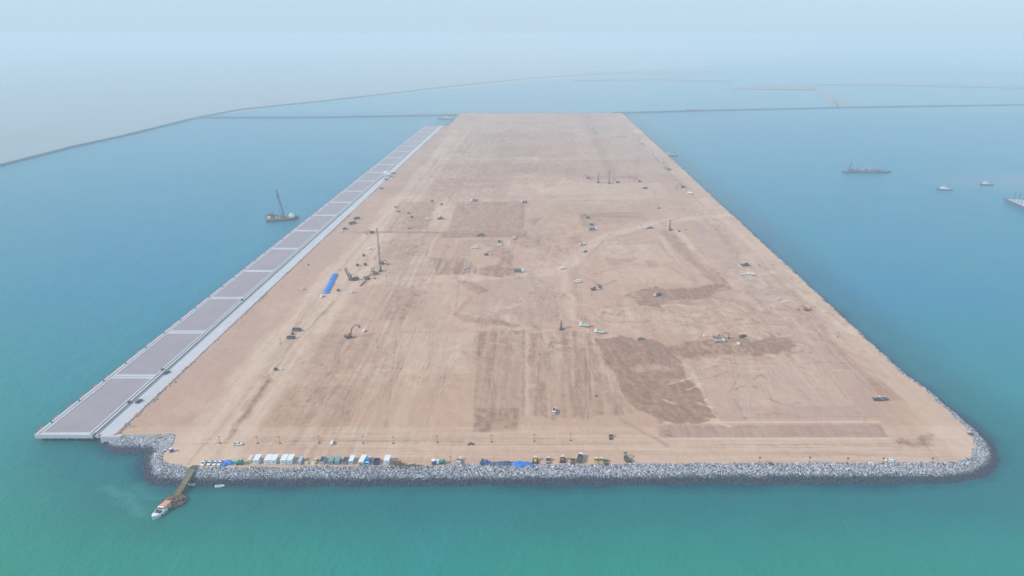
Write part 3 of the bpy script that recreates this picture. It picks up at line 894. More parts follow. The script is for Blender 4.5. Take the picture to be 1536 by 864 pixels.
dyke('causeway', [G(1226, 127.6), G(1340, 128.2), G(1540, 133), G(1750, 136)], 5, 3, DYKE)
def flat(name, poly, z=.8, mat=FLAT):
    pts = P(poly, z); out = []
    n = len(pts)
    for i in range(n):
        for k in range(6):
            t = k / 6
            q = (pts[i][0] * (1 - t) + pts[(i + 1) % n][0] * t, pts[i][1] * (1 - t) + pts[(i + 1) % n][1] * t)
            s = math.dist(pts[i], pts[(i + 1) % n]) * .012
            out.append((q[0] + R.uniform(-s, s), q[1] + R.uniform(-s, s), z))
    m = len(out)
    V = out + [(x, y, -.5) for x, y, _ in out]
    o = mesh_obj(name, V, [tuple(range(m))] + [(i, m + i, m + (i + 1) % m, (i + 1) % m) for i in range(m)], mat)
    o['kind'] = 'structure'
    return o
flat('sandbank', [(1096, 133.5), (1125, 127.5), (1205, 124), (1222, 134.5), (1150, 134.2)])
flat('sand_spit', [(1212, 127), (1224, 127), (1282, 160), (1252, 160.5)])
flat('sandbank', [(1222, 125), (1340, 124), (1536, 127), (1800, 130), (1800, 134), (1536, 132.3), (1340, 127.5), (1222, 127.2)])
flat('sandbank', [(850, 110), (960, 105.5), (1060, 103.5), (1105, 109), (1040, 113.5), (930, 112)])
flat('sandbank', [(860, 120), (980, 117.5), (1105, 121.5), (1040, 122.6)])
flat('sandbank', [(1260, 110), (1400, 105), (1560, 106), (1700, 112), (1500, 113), (1340, 113)])

# ------------------------------------------------------------------ kinds of thing
def copy_tree(o, parent=None):
    c = o.copy(); COL.objects.link(c); c.parent = parent
    for k in ('label', 'group', 'category'):
        if parent is None and k in c: del c[k]
    for ch in list(o.children): copy_tree(ch, c)
    return c
_proto = {}
def place(key, make, px, py, rot, label, cat, group=None, z=None, scale=1.0, xy=None):
    """first use builds the thing, later uses copy it with its parts"""
    x, y = xy if xy else G(px, py, ZT)
    if z is None: z = ground_z(x, y) - .05
    if key not in _proto:
        o = make(); _proto[key] = o
    else:
        o = copy_tree(_proto[key])
    o.location = (x, y, z); o.rotation_euler = (0, 0, math.radians(rot))
    o.scale = (scale,) * 3
    tag(o, label, cat, group)
    return o

def wheels(root, xs, ys, r, w):
    first = None
    for x in xs:
        for yy in ys:
            if first is None:
                first = MB().tube((-w / 2, 0, 0), (w / 2, 0, 0), r, r, 10).build('wheel', RUBBER, root); o = first
            else:
                o = first.copy(); COL.objects.link(o); o.parent = root
            o.location = (x, yy, r)

def pickup(body=None):
    body = body or WHITE
    def mk():
        r = empty('pickup_truck')
        MB().prism([(-2.6, .45), (2.55, .45), (2.65, .75), (2.55, 1.0), (1.35, 1.1), (1.3, 1.12), (-.7, 1.12), (-.7, .75), (-2.6, .75)], -.92, .92)\
            .box(-.92, -.8, -2.6, -.7, .75, 1.12).box(.8, .92, -2.6, -.7, .75, 1.12).box(-.8, .8, -2.6, -2.5, .75, 1.12).build('body', body, r)
        MB().prism([(1.2, 1.12), (.55, 1.78), (-.6, 1.8), (-.7, 1.12)], -.8, .8).build('cabin', body, r)
        MB().prism([(1.26, 1.14), (.6, 1.74), (.52, 1.72), (1.1, 1.13)], -.72, .72).build('windscreen', GLASS, r)
        MB().box(-.83, -.78, -.55, .5, 1.25, 1.65).box(.78, .83, -.55, .5, 1.25, 1.65).build('side_window', GLASS, r)
        MB().box(-.78, .78, -2.48, -.72, .755, .77).build('cargo_bed', DARK, r)
        wheels(r, (-.82, .82), (-1.65, 1.7), .4, .26)
        return r
    return mk
def van():
    r = empty('car')
    MB().prism([(-2.3, .4), (2.3, .4), (2.35, .85), (1.5, 1.05), (-2.3, 1.1)], -.9, .9).build('body', WHITE, r)
    MB().prism([(1.35, 1.05), (.6, 1.75), (-2.0, 1.78), (-2.25, 1.1)], -.82, .82).build('roof', WHITE, r)
    MB().prism([(1.42, 1.08), (.68, 1.7), (.6, 1.68), (1.3, 1.07)], -.74, .74).box(-.84, -.8, -1.9, .5, 1.2, 1.6).box(.8, .84, -1.9, .5, 1.2, 1.6).build('window', GLASS, r)
    wheels(r, (-.8, .8), (-1.45, 1.5), .38, .25)
    return r
def tipper(cabm=None, bodym=None, loadm=None):
    cabm = cabm or WHITE; bodym = bodym or STEEL; loadm = loadm or SOIL
    def mk():
        r = empty('tipper_truck')
        MB().box(-.5, .5, -4.2, 3.6, .8, 1.15).build('chassis', DARK, r)
        MB().prism([(2.3, .8), (4.3, .8), (4.35, 1.9), (4.05, 3.0), (2.4, 3.1)], -1.25, 1.25).build('cab', cabm, r)
        MB().prism([(4.37, 1.9), (4.1, 2.85), (4.02, 2.85), (4.3, 1.88)], -1.1, 1.1).build('windscreen', GLASS, r)
        b = MB()
        b.box(-1.3, 1.3, -4.4, 2.1, 1.2, 1.35).box(-1.3, -1.18, -4.4, 2.1, 1.35, 2.9).box(1.18, 1.3, -4.4, 2.1, 1.35, 2.9).box(-1.18, 1.18, 1.98, 2.1, 1.35, 3.1).box(-1.18, 1.18, -4.4, -4.28, 1.35, 2.7)
        for yy in (-3.2, -2, -.8, .4, 1.4): b.box(-1.42, -1.302, yy - .08, yy + .08, 1.25, 2.85).box(1.302, 1.42, yy - .08, yy + .08, 1.25, 2.85)
        b.build('tipper_body', bodym, r)
        MB().box(-1.17, 1.17, -4.27, 1.97, 1.36, 2.3, .3, .8).build('load', DARKM, r)
        wheels(r, (-1.1, 1.1), (-3.4, -2.1, 3.1), .52, .4)
        return r
    return mk
def track_pair(r, L, W, h, w):
    for s in (-1, 1):
        MB().prism([(-L / 2, h * .45), (-L / 2 + h * .35, 0), (L / 2 - h * .35, 0), (L / 2, h * .45), (L / 2 - h * .3, h), (-L / 2 + h * .3, h)], s * W / 2 - w / 2, s * W / 2 + w / 2).build('track', RUBBER, r)
def excavator(body=None, pose='dig', big=1.0):
    body = body or YELLOW
    def mk():
        r = empty('excavator')
        track_pair(r, 4.4, 2.5, .95, .6)
        MB().box(-.9, .9, -1.1, 1.1, .45, 1.1).tube((0, 0, 1.1), (0, 0, 1.25), .8, .8, 12).build('undercarriage', DARK, r)
        MB().box(-1.4, 1.4, -2.6, 1.2, 1.26, 2.2, .05, .1).build('house', body, r)
        MB().box(-1.35, 1.35, -3.3, -2.62, 1.3, 2.3, .1, .15).build('counterweight', DARKM, r)
        MB().box(-1.35, -.4, -.2, 1.5, 2.21, 3.1, .05, .12).build('cab', body, r)
        MB().box(-1.3, -.45, 1.40, 1.46, 2.3, 3.0).box(-1.37, -1.34, .0, 1.3, 2.35, 2.95).build('window', GLASS, r)
        if pose == 'dig': A, B_, C_, D_ = (.1, 1.2, 1.9), (.1, 3.6, 4.9), (.1, 6.8, 3.9), (.1, 7.2, 1.2)
        elif pose == 'up': A, B_, C_, D_ = (.1, 1.2, 1.9), (.1, 2.2, 6.6), (.1, 5.2, 9.0), (.1, 7.6, 7.2)
        else: A, B_, C_, D_ = (.1, 1.2, 1.9), (.1, 2.6, 4.6), (.1, 5.2, 2.8), (.1, 3.6, .8)
        MB().tube(A, B_, .38, .42, 6).tube(B_, C_, .42, .26, 6).build('boom', body, r)
        MB().tube(C_, D_, .32, .2, 6).build('stick', body, r)
        x, y, z = D_
        MB().prism([(y - .3, z + .3), (y + .5, z + .2), (y + .3, z - .7), (y - .5, z - .9), (y - .9, z - .3)], -.55, .75).build('bucket', DARK, r)
        return r
    return mk
def bulldozer(body=None, blade=None):
    body = body or YELLOW; blade = blade or BLADE
    def mk():
        r = empty('bulldozer')
        track_pair(r, 4.2, 2.3, 1.1, .6)
        MB().box(-.8, .8, -1.6, .2, .6, 1.7).prism([(.2, .6), (2.1, .6), (2.1, 1.5), (.2, 1.8)], -.65, .65).build('engine_body', body, r)
        MB().box(-.75, .75, -1.2, .3, 1.85, 2.75, .08, .08).build('cab', body, r)
        MB().box(-.8, .8, -1.3, .4, 2.76, 2.86).build('cab_roof', CREAM, r)
        MB().box(-.6, .6, .24, .29, 1.95, 2.65).build('window', GLASS, r)
        MB().prism([(2.7, .05), (3.0, .1), (2.85, .8), (3.05, 1.5), (2.8, 1.45), (2.6, .8)], -2.0, 2.0).box(-1.3, -1.1, 0, 2.6, .4, .6).box(1.1, 1.3, 0, 2.6, .4, .6).build('blade', blade, r)
        MB().box(-.5, .5, -2.5, -1.62, .7, 1.0).box(-.1, .1, -2.6, -2.35, 0, 1.0).build('ripper', DARK, r)
        return r
    return mk
def roller(body=None):
    body = body or YELLOW
    def mk():
        r = empty('road_roller')
        MB().tube((-1.05, 2.0, .75), (1.05, 2.0, .75), .75, .75, 14).build('drum', STEEL, r)
        MB().box(-1.2, -1.06, .6, 2.9, .5, 1.1).box(1.06, 1.2, .6, 2.9, .5, 1.1).box(-1.2, 1.2, 2.8, 3.0, .5, 1.1).build('frame', body, r)
        MB().box(-.95, .95, -2.6, .55, .7, 1.75, .1, .15).build('engine_body', body, r)
        MB().box(-.75, .75, -.6, .5, 1.76, 2.8, .05, .05).build('cab', GLASS, r)
        MB().box(-.85, .85, -.75, .65, 2.81, 2.93).build('cab_roof', CREAM, r)
        wheels(r, (-.8, .8), (-1.5,), .72, .5)
        return r
    return mk
def loader(body=None):
    body = body or DARKM
    def mk():
        r = empty('wheel_loader')
        MB().box(-1.0, 1.0, -3.2, -.4, .9, 2.1, .1, .2).box(-.5, .5, -.4, 2.0, .8, 1.3).build('engine_body', body, r)
        MB().box(-.8, .8, -.9, .6, 2.11, 3.2, .1, .1).build('cab', GLASS, r)
        MB().box(-.85, .85, -1.0, .7, 3.21, 3.32).build('cab_roof', YELLOW, r)
        MB().box(-.7, -.5, .5, 3.0, .9, 1.3).box(.5, .7, .5, 3.0, .9, 1.3).build('arm', YELLOW, r)
        MB().prism([(3.0, .2), (4.1, .1), (3.2, 1.0), (3.0, 1.5), (2.8, .8)], -1.4, 1.4).build('bucket', BLADE, r)
        wheels(r, (-1.1, 1.1), (-2.1, 1.5), .78, .6)
        return r
    return mk
def rig(hgt, w=1.1, bodym=None, boom_y=1.8, lean=0.0):
    bodym = bodym or DARKM
    def mk():
        r = empty('piling_rig')
        track_pair(r, 4.8, 3.0, 1.0, .7)
        MB().box(-1.0, 1.0, -1.2, 1.2, .4, 1.15).box(-1.5, 1.5, -3.0, 1.3, 1.16, 2.6, .1, .15).build('house', bodym, r)
        MB().box(-1.5, -.6, .4, 1.9, 2.61, 3.3).build('cab', bodym, r)
        MB().lattice((0, boom_y, .3), (0, boom_y + lean, hgt), w, max(4, int(hgt / 3)), .16).build('mast', DARKM, r)
        MB().tube((0, -2.2, 2.6), (0, boom_y + lean * .6, hgt * .62), .1, .1, 4).build('backstay', DARK, r)
        MB().tube((0, boom_y + .9, 3), (0, boom_y + .9, 6), .5, .5, 8).build('hammer', DARKM, r)
        return r
    return mk
def pole(hgt, kind='lamp'):
    def mk():
        r = empty('light_pole' if kind == 'lamp' else 'survey_post')
        MB().box(-.7, .7, -.5, .5, 0, .45, .15, .15).build('base', DARKM, r)
        MB().tube((0, 0, .4), (0, 0, hgt), .12, .08, 6).build('post', DARK, r)
        if kind == 'lamp':
            MB().box(-.7, .7, -.14, .14, hgt - .25, hgt + .08).build('lamp_head', DARKM, r)
        else:
            MB().box(-.7, .7, -.06, .06, hgt - .8, hgt + .1).build('marker_board', DARKM, r)
        return r
    return mk
def cabin(wm, L=6.0, W=3.4, Hh=3.0, roofm=None, door=True):
    roofm = roofm or WHITE
    def mk():
        r = empty('site_cabin')
        b = MB(); b.box(-W / 2, W / 2, 0, L, .25, Hh)
        for i in range(int(L / .8)): b.box(W / 2 + .002, W / 2 + .06, .3 + i * .8, .55 + i * .8, .4, Hh - .2).box(-W / 2 - .06, -W / 2 - .002, .3 + i * .8, .55 + i * .8, .4, Hh - .2)
        for i in range(int(W / .8)): b.box(-W / 2 + .35 + i * .8, -W / 2 + .5 + i * .8, -.05, -.002, .4, Hh - .2)
        b.build('wall', wm, r)
        MB().box(-W / 2 - .12, W / 2 + .12, -.15, L + .15, Hh + .002, Hh + .18, .05, .05).build('roof', roofm, r)
        MB().box(-W / 2 + .2, W / 2 - .2, .1, L - .1, 0, .245).build('skid', DARK, r)
        if door:
            MB().box(W / 2 + .065, W / 2 + .12, .9, 1.8, .35, 2.35).build('door', LAV, r)
            MB().box(W / 2 + .065, W / 2 + .12, 3.0, 4.2, 1.3, 2.2).build('window', GLASS, r)
            MB().box(-.45, .45, -.5, -.06, 1.7, 2.3).build('air_conditioner', STEEL, r)
        return r
    return mk
def skip(wm, fillm, L=6.0, W=3.0, Hh=2.2, fill=.7, name='open_container'):
    def mk():
        r = empty(name)
        MB().box(-W / 2, W / 2, 0, .15, 0, Hh).box(-W / 2, W / 2, L - .15, L, 0, Hh).box(-W / 2, -W / 2 + .15, .15, L - .15, 0, Hh).box(W / 2 - .15, W / 2, .15, L - .15, 0, Hh).box(-W / 2 + .15, W / 2 - .15, .15, L - .15, .05, .2).build('wall', wm, r)
        q = random.Random(len(name) * 7 + int(L * 10))
        b = MB()
        for i in range(26):
            x, yy = q.uniform(-W / 2 + .5, W / 2 - .5), q.uniform(.5, L - .5); s = q.uniform(.25, .6); zz = Hh * fill * q.uniform(.6, 1.0)
            b.box(x - s, x + s * .7, yy - s * .8, yy + s, .2, zz + .2, s * .3, s * .2)
        b.build('contents', fillm, r)
        return r
    return mk
def tank(m, L, rad, cabm=None):
    def mk():
        r = empty('water_tank')
        rings = []
        for x, q in ((-L / 2, .35), (-L / 2 + .25, .8), (-L / 2 + .6, 1), (L / 2 - .6, 1), (L / 2 - .25, .8), (L / 2, .35)):
            rings.append([(x, math.cos(a) * rad * q, rad + .5 + math.sin(a) * rad * q) for a in [2 * math.pi * k / 16 for k in range(16)]])
        MB().loft(rings).build('tank', m, r, True)
        for x in (-L * .3, L * .3):
            MB().box(x - .2, x + .2, -rad * .8, rad * .8, 0, .9).build('saddle', DARK, r)
        MB().tube((0, 0, 2 * rad + .45), (0, 0, 2 * rad + .8), .35, .35).build('hatch', STEEL, r)
        MB().box(-L / 2 + 1, L / 2 - 1, -.3, .3, 2 * rad + .5, 2 * rad + .56).build('walkway', WHITE, r)
        if cabm:
            MB().box(-L / 2 - 1.9, -L / 2 - .25, -1.1, 1.1, .6, 2.7, .1, .15).build('cab', cabm, r)
            wheels(r, (-L / 2 - 1.1, L / 3), (-1.0, 1.0), .5, .35)
        return r
    return mk
def heap(name, mat, L, W, Hh, seed, ribs=0, lumps=1.0, wob=1.0):
    """draped cover over a pile: crumpled, with an uneven outline"""
    def mk():
        nx, ny = 40, 22
        u = np.linspace(-1, 1, nx); v = np.linspace(-1, 1, ny)
        U, V = np.meshgrid(u, v)
        a = np.arctan2(V, U)
        rr = 1 + wob * (.16 * np.sin(a * 3 + seed) + .1 * np.sin(a * 5 + seed * 2))
        # square to superellipse
        k = np.maximum(np.abs(U), np.abs(V)) / (np.hypot(U, V) + 1e-6)
        kk = .45 + .55 * k
        x = U * kk * rr * L / 2 * 1.1; y = V * kk * rr * W / 2 * 1.1
        e = 1 - np.maximum(np.abs(U), np.abs(V)) ** 3
        z = Hh * e * (.55 + .75 * fbm(x / 1.6 + seed * 7, y / 1.4, seed, 3) * lumps) + .04
        if ribs: z += .35 * e * np.cos(x / L * 2 * math.pi * ribs)
        idx = np.arange(nx * ny).reshape(ny, nx)
        q = np.stack([idx[:-1, :-1].ravel(), idx[:-1, 1:].ravel(), idx[1:, 1:].ravel(), idx[1:, :-1].ravel()], 1)
        return np_mesh(name, np.stack([x.ravel(), y.ravel(), z.ravel()], 1), q, mat, None, True)
    return mk
def debris(name, mat, L, W, Hh, n, seed):
    def mk():
        q = random.Random(seed); b = MB()
        for i in range(n):
            x, yy, s = q.gauss(0, L / 4), q.gauss(0, W / 4), q.uniform(.25, .8)
            a = q.uniform(0, 3.14); l = q.uniform(.6, 2.2)
            zz = Hh * max(0, 1 - abs(x) / L * 1.6 - abs(yy) / W) * q.uniform(.2, 1)
            b.tube((x - math.cos(a) * l, yy - math.sin(a) * l, zz), (x + math.cos(a) * l, yy + math.sin(a) * l, zz + q.uniform(0, .5) * Hh), s * .4, s * .3, 4)
        o = b.build(name, mat)
        return o
    return mk

# ------------------------------------------------------------------ front row
ROW = 'site cabins and containers lined up behind the front rock edge'
PK = 'parked white pickups beside the blue tarpaulin'
for (px, py, lb) in ((306.0, 696, 'white pickup at the outer left end of the row of four'), (315.5, 695.5, 'white pickup second from left in the row of four near the jetty'),
                     (323.5, 695.5, 'white pickup third from left in the row of four near the jetty'), (330.5, 695.5, 'white pickup parked right against the bright blue tarpaulin heap')):
    place('pickup', pickup(), px, py, 180, lb, 'pickup', PK, scale=1.08)
place('heap1', heap('tarpaulin_heap', TARP, 6.4, 5.0, 1.9, 3), 341.5, 695.5, 25, 'bright blue tarpaulin heap beside four white pickups', 'tarpaulin')
place('tank1', tank(GREEN, 5.2, 1.5), 359.5, 696.5, 0, 'glossy green cylindrical water tank between blue tarpaulin and cream cabin', 'tank')
def row(key, mk, px, py, lb, cat='cabin', grp=ROW, rot=0, scale=1.0): return place(key, mk, px, py, rot, lb, cat, grp, scale=scale)
row('cab_cream', cabin(CREAM, 5.2, 2.1, 2.4, CREAM), 374, 695, 'narrow cream cabin, leftmost of the cabin row beside the green tank')
row('cab_w', cabin(CABIN, 6.2, 3.5, 3.3), 384, 697, 'single white cabin standing right of the narrow cream cabin')
row('cab_w', None, 400.8, 697, 'white cabin, left one of the first pair')
row('cab_w', None, 410.0, 697, 'white cabin, right one of the first pair')
row('cab_w', None, 425.0, 697, 'white cabin, left one of the second pair')
row('cab_w2', cabin(paint('pale_blue_panel', (.55, .72, .80), .5, .1), 6.2, 3.3, 3.3, WHITE), 434.6, 697, 'white cabin with pale blue end wall, right one of the second pair')
row('cab_lav', cabin(LAV, 6.0, 1.9, 2.6, LAV, False), 449.5, 697.8, 'slim lavender grey container right of the two pairs of cabins', 'container')
place('box_s', skip(CREAM, CREAM, 1.8, 2.0, 1.3, .9, 'crate'), 459.5, 697, 0, 'small cream crate beside the lavender grey container', 'crate')
place('box_s2', skip(WHITE, CREAM, 2.0, 3.0, .9, .9, 'crate'), 469.5, 697, 0, 'wide low white crate in front of the yellow generator', 'crate')
place('gen', roller(YELLOW), 474.5, 693.5, 150, 'small yellow machine behind the low white crate', 'roller', scale=.85)
row('skip_r', skip(paint('pale_steel_blue', (.33, .40, .50), .5, .15), RUST, 6.0, 3.0, 2.3, .85), 482.5, 697, 'grey blue open container heaped with rusty scrap', 'container')
row('cab_teal', cabin(TEAL, 5.2, 2.9, 2.5, TEAL, False), 496, 697, 'teal grey container, left of the two teal ones', 'container')
row('cab_teal', None, 505.5, 697, 'teal grey container, right of the two teal ones', 'container')
row('skip_b', skip(BLUEGREY, RUST, 5.6, 3.2, 2.1, .9), 517.5, 697.2, 'dark blue grey open container full of reddish scrap', 'container')
row('cab_mint', cabin(paint('mint_panel', (.42, .62, .62), .5, .1), 6, 2.7, 2.7, CABIN), 526.5, 697, 'pale mint cabin with white roof right of the scrap container')
row('cab_deco', cabin(CREAM, 3.7, 3.1, 3.0, WHITE), 541.7, 699, 'white roofed cabin with brown and cream end, front of two in line')
row('cab_deco_b', cabin(CREAM, 4.2, 3.1, 3.0, WHITE), 544.8, 694.0, 'white roofed cabin with plain end standing behind the brown ended one')
MB().tube((-.2, -.055, 1.5), (-.2, -.15, 1.5), .95, .95, 14).build('end_emblem', RUST, _proto['cab_deco'])
MB().tube((-.2, -.152, 1.5), (-.2, -.2, 1.5), .45, .45, 12).build('end_disc', CREAM, _proto['cab_deco'])
def cyan_truck():
    r = empty('covered_truck')
    MB().box(-1.5, 1.5, 0, 1.5, .6, 2.2, .1, .1).build('cab', paint('pale_cyan_paint', (.30, .68, .75), .4, .05), r)
    MB().box(-1.5, 1.5, 1.55, 5.0, .9, 2.7, .15, .1).build('cover', TARP, r)
    MB().box(-1.45, 1.45, 5.05, 7.2, .9, 2.3, .1, .1).build('load', CREAM, r)
    MB().box(-1.2, 1.2, .2, 7.2, .5, .88).build('chassis', DARK, r)
    MB().box(-1.2, 1.2, -.06, .04, 1.3, 1.9).build('windscreen', GLASS, r)
    wheels(r, (-1.2, 1.2), (.9, 4.4, 5.8), .5, .35)
    return r
place('cyan', cyan_truck, 549.5, 698.3, 0, 'cyan truck with blue covered load between white cabin and navy skip', 'truck')
row('skip_n', skip(NAVY, RUST, 5.2, 3.3, 2.0, .35), 564, 698, 'deep navy blue open skip left of the last white cabin', 'skip')
row('cab_w3', cabin(CABIN, 5.8, 3.4, 3.3), 580, 697.5, 'lone tall white cabin at the right end of the cabin row')
place('deb1', debris('scrap_heap', RUST, 9, 4, 1.8, 60, 4), 596, 697, 0, 'heap of rusty brown scrap beside the last white cabin', 'scrap heap')
place('deb2', debris('pipe_bundle', DARKM, 20, 1.4, .5, 46, 9), 616, 699, 0, 'low dark line of steel pipes along the rock edge', 'pipes')
def vtank():
    r = empty('upright_tank')
    MB().tube((0, 0, 0), (0, 0, 3.0), 1.45, 1.45, 16).build('tank', paint('indigo_paint', (.07, .07, .28), .45, .1), r, False)
    MB().tube((0, 0, 3.001), (0, 0, 3.35), 1.5, .9, 16).build('lid', WHITE, r)
    return r
place('vtank', vtank, 651, 696, 0, 'upright indigo tank with white lid left of the green tanker', 'tank')
place('tanker', tank(GREEN, 3.6, 1.35, WHITE), 663.5, 695.5, 0, 'short green tank trailer with white end', 'tanker')
POLES = 'thin light poles standing in a line across the yard'
LP = 'thin light poles along the front rock edge'
place('lp6', pole(6.5), 676.5, 698, 0, 'thin light pole left of the grey flatbed truck', 'light pole', LP)
def flatbed():
    r = empty('flatbed_truck')
    MB().box(-1.7, 1.7, 0, 2.0, .3, 1.9).build('tailgate', LAV, r)
    MB().box(-1.7, 1.7, 2.05, 4.4, .7, 1.0).build('bed', DARK, r)
    MB().box(-1.3, -.2, 2.3, 3.6, 1.0, 2.2, .2, .2).box(.1, .6, 2.3, 3.0, 1.0, 2.0).build('machinery', RUST, r)
    MB().box(.1, 1.5, 4.45, 5.6, .5, 2.3, .1, .1).build('cab', WHITE, r)
    wheels(r, (-1.3, 1.3), (1.0, 4.6), .5, .35)
    return r
place('flatbed', flatbed, 687.5, 697, 0, 'pale grey box trailer with rusty machinery right of the thin light pole', 'trailer')
def engine_block():
    r = empty('machine_heap')
    q = random.Random(5)
    for nm, m, n in (('housing', BLUE, 7), ('frame', DARKM, 9), ('panel', LAV, 4)):
        b = MB()
        for i in range(n):
            x, y, s = q.uniform(-2.6, 2.6), q.uniform(-1.6, 1.6), q.uniform(.4, .9)
            b.box(x - s, x + s, y - s, y + s, 0, q.uniform(.8, 2.3), s * .3, s * .2)
        b.build(nm, m, r)
    return r
place('blk', engine_block, 727, 695, 0, 'jumble of blue and dark machine parts left of the tarpaulins', 'machine parts')
place('heap2', heap('tarpaulin_heap', TARP_D, 14.5, 3.6, 1.7, 5), 751, 696.3, 2, 'long slate blue tarpaulin cover left of the bright blue one', 'tarpaulin')
place('heap3', heap('tarpaulin_heap', TARP, 11.5, 4.6, 1.3, 8), 783.5, 696, 0, 'bright blue tarpaulin at the rock edge left of the yellow bulldozer', 'tarpaulin')
MP = 'construction machines parked along the front rock edge'
place('dozer_y', bulldozer(YELLOW), 803, 692, 180, 'yellow bulldozer with dark blade facing the sea beside bright blue tarpaulin', 'bulldozer', MP, scale=1.12)
place('roller_b', roller(paint('maroon_paint', (.14, .05, .05), .5, .2)), 822, 692, 180, 'small dark maroon roller between two bulldozers', 'roller', MP)
place('dozer_b', bulldozer(paint('brown_ochre_paint', (.22, .13, .06), .6, .2)), 844, 690.5, 180, 'brown bulldozer with dark blade second from the tarpaulin', 'bulldozer', MP, scale=1.05)
place('load1', loader(), 858.5, 692.5, 180, 'squat dark wheel loader with yellow arms left of the long dark truck', 'loader', MP, scale=.85)
place('tip_dk', tipper(WHITE, DARKM), 870, 690, -14, 'dark tipper truck with bright white cab in the machine row', 'truck', MP, scale=1.0)
place('roller_y', roller(YELLOW), 894, 693, 180, 'yellow roller, left one of the yellow pair', 'roller', MP, scale=1.05)
place('roller_y', None, 901.5, 693, 180, 'yellow roller, right one of the yellow pair', 'roller', MP, scale=1.05)
place('load_g', loader(paint('olive_paint', (.16, .17, .10), .6, .2)), 909, 693.5, 180, 'small olive grey loader right of the yellow roller pair', 'loader', MP, scale=.75)
place('exc_dk', excavator(DARKM, 'fold'), 941, 691, 20, 'dark folded excavator standing alone at the right end of the machine row', 'excavator', MP)

# light poles across the yard
names = ['first', 'second', 'third', 'fourth', 'fifth', 'sixth', 'seventh', 'eighth', 'ninth', 'tenth']
for i, (px, py) in enumerate([(330, 665), (386.5, 665), (420, 665), (479, 665), (545, 665), (590, 665), (656, 664), (737.5, 663), (801.5, 662), (856, 660.5)]):
    place('lp5', pole(5.2), px, py, 0, f'light pole on a dark base, {names[i]} from the left in the line across the yard', 'light pole', POLES)
for px, py, lb in ((1139, 694, 'survey post with dark board at rock edge, leftmost of the right hand group'), (1214, 694, 'survey post with dark board at rock edge, between two other posts'),
                   (1271, 695, 'survey post at rock edge left of the small white van'), (1324, 695, 'survey post at rock edge just left of the small white van'), (1398, 694.5, 'survey post at rock edge nearest the rounded right corner')):
    place('sp', pole(4.2, 'post'), px, py, 0, lb, 'survey post', 'survey posts along the right half of the front edge')
place('van', van, 1334, 692.5, 70, 'small white van parked at the rock edge near the right corner', 'van')
place('deb4', debris('rubble_pile', DARKM, 3, 2, .8, 16, 44), 1154, 695, 0, 'small dark rubble pile at the rock edge between two survey posts', 'rubble')
place('deb5', debris('rubble_pile', DARKM, 4, 3, 1.3, 16, 45), 1456, 652, 0, 'dark rubble lump on the inner edge of the rounded right corner', 'rubble')
# yard, near part
place('pickup', None, 357, 667.5, -92, 'white pickup driving past the first light pole', 'pickup', scale=1.1)
place('van', None, 498, 665.5, 10, 'white van beside the line of light poles', 'van')
for px, py, i in ((703, 668, 0), (706.5, 666.5, 1), (710, 667.5, 2)):
    place('crate_d', skip(DARKM, DARK, 1.2, 1.2, .9, .8, 'crate'), px, py, 15 * i, ['tiny dark crate, left of three below the yard poles', 'tiny dark crate, middle of three below the yard poles', 'tiny dark crate, right of three below the yard poles'][i], 'crate', 'three tiny dark crates')
place('tank_small', vtank, 257.5, 677.5, 0, 'dark blue grey tank on the sand beside the curved rock corner', 'tank', scale=.85)
def sign():
    r = empty('site_sign')
    MB().tube((-1.2, 0, 0), (-1.2, 0, 3.4), .1, n=6).build('post', DARK, r)
    MB().tube((1.2, 0, 0), (1.2, 0, 3.4), .1, n=6).build('post', DARK, r)
    MB().box(-1.6, 1.6, -.15, -.101, 1.4, 3.4).build('board', STEEL, r)
    return r
place('sign', sign, 193.5, 641, 0, 'grey sign board on two posts near the quay end', 'sign')
place('tip_s', tipper(WHITE, WHITE), 831, 619, 175, 'small white tipper truck alone on the plain below the excavated strips', 'truck', scale=.85)
place('crate_d', None, 895, 595, 30, 'small dark marker block on the brown graded plain', 'block')
place('load1', None, 916, 656, 175, 'small dark loader right of the last yard light pole', 'loader', scale=.8)
place('tank_dark', tank(paint('black_blue_paint', (.03, .04, .08), .5, .1), 3.0, 1.0), 414, 556, 0, 'black round tank beside the left perimeter track', 'tank')
place('crate_w', skip(CREAM, CREAM, 2, 2, 1.0, .9, 'crate'), 421, 556, 0, 'pale crate right of the black round tank', 'crate')
place('cont_d', skip(DARKM, DARK, 3.2, 7.6, 2.6, .9), 444.5, 498, -5, 'dark container, upper of the two near the tall marker', 'container', 'dark containers beside the left track')
place('cont_d', None, 436, 509, 0, 'dark container, lower of the two near the tall marker', 'container', 'dark containers beside the left track', scale=.9)
place('tank_br', tank(paint('dark_brown_paint', (.08, .05, .03), .6, .1), 2.6, 1.0), 439, 502, 0, 'small dark brown tank between the two dark containers', 'tank')
place('lp5', None, 421, 516, 0, 'light pole left of the lower dark container', 'light pole', POLES)
place('exc_up', excavator(paint('dark_orange_paint', (.20, .08, .05), .6, .25), 'up'), 524, 507, -65, 'dark excavator with its arm arched high, alone left of centre', 'excavator', scale=1.3)
place('van', None, 546, 497, 0, 'white van right of the excavator with arched arm', 'van', scale=1.1)
place('lp7', pole(8.0), 566.5, 522, 0, 'tall pole casting a faint shadow right of the arched excavator', 'light pole', POLES)
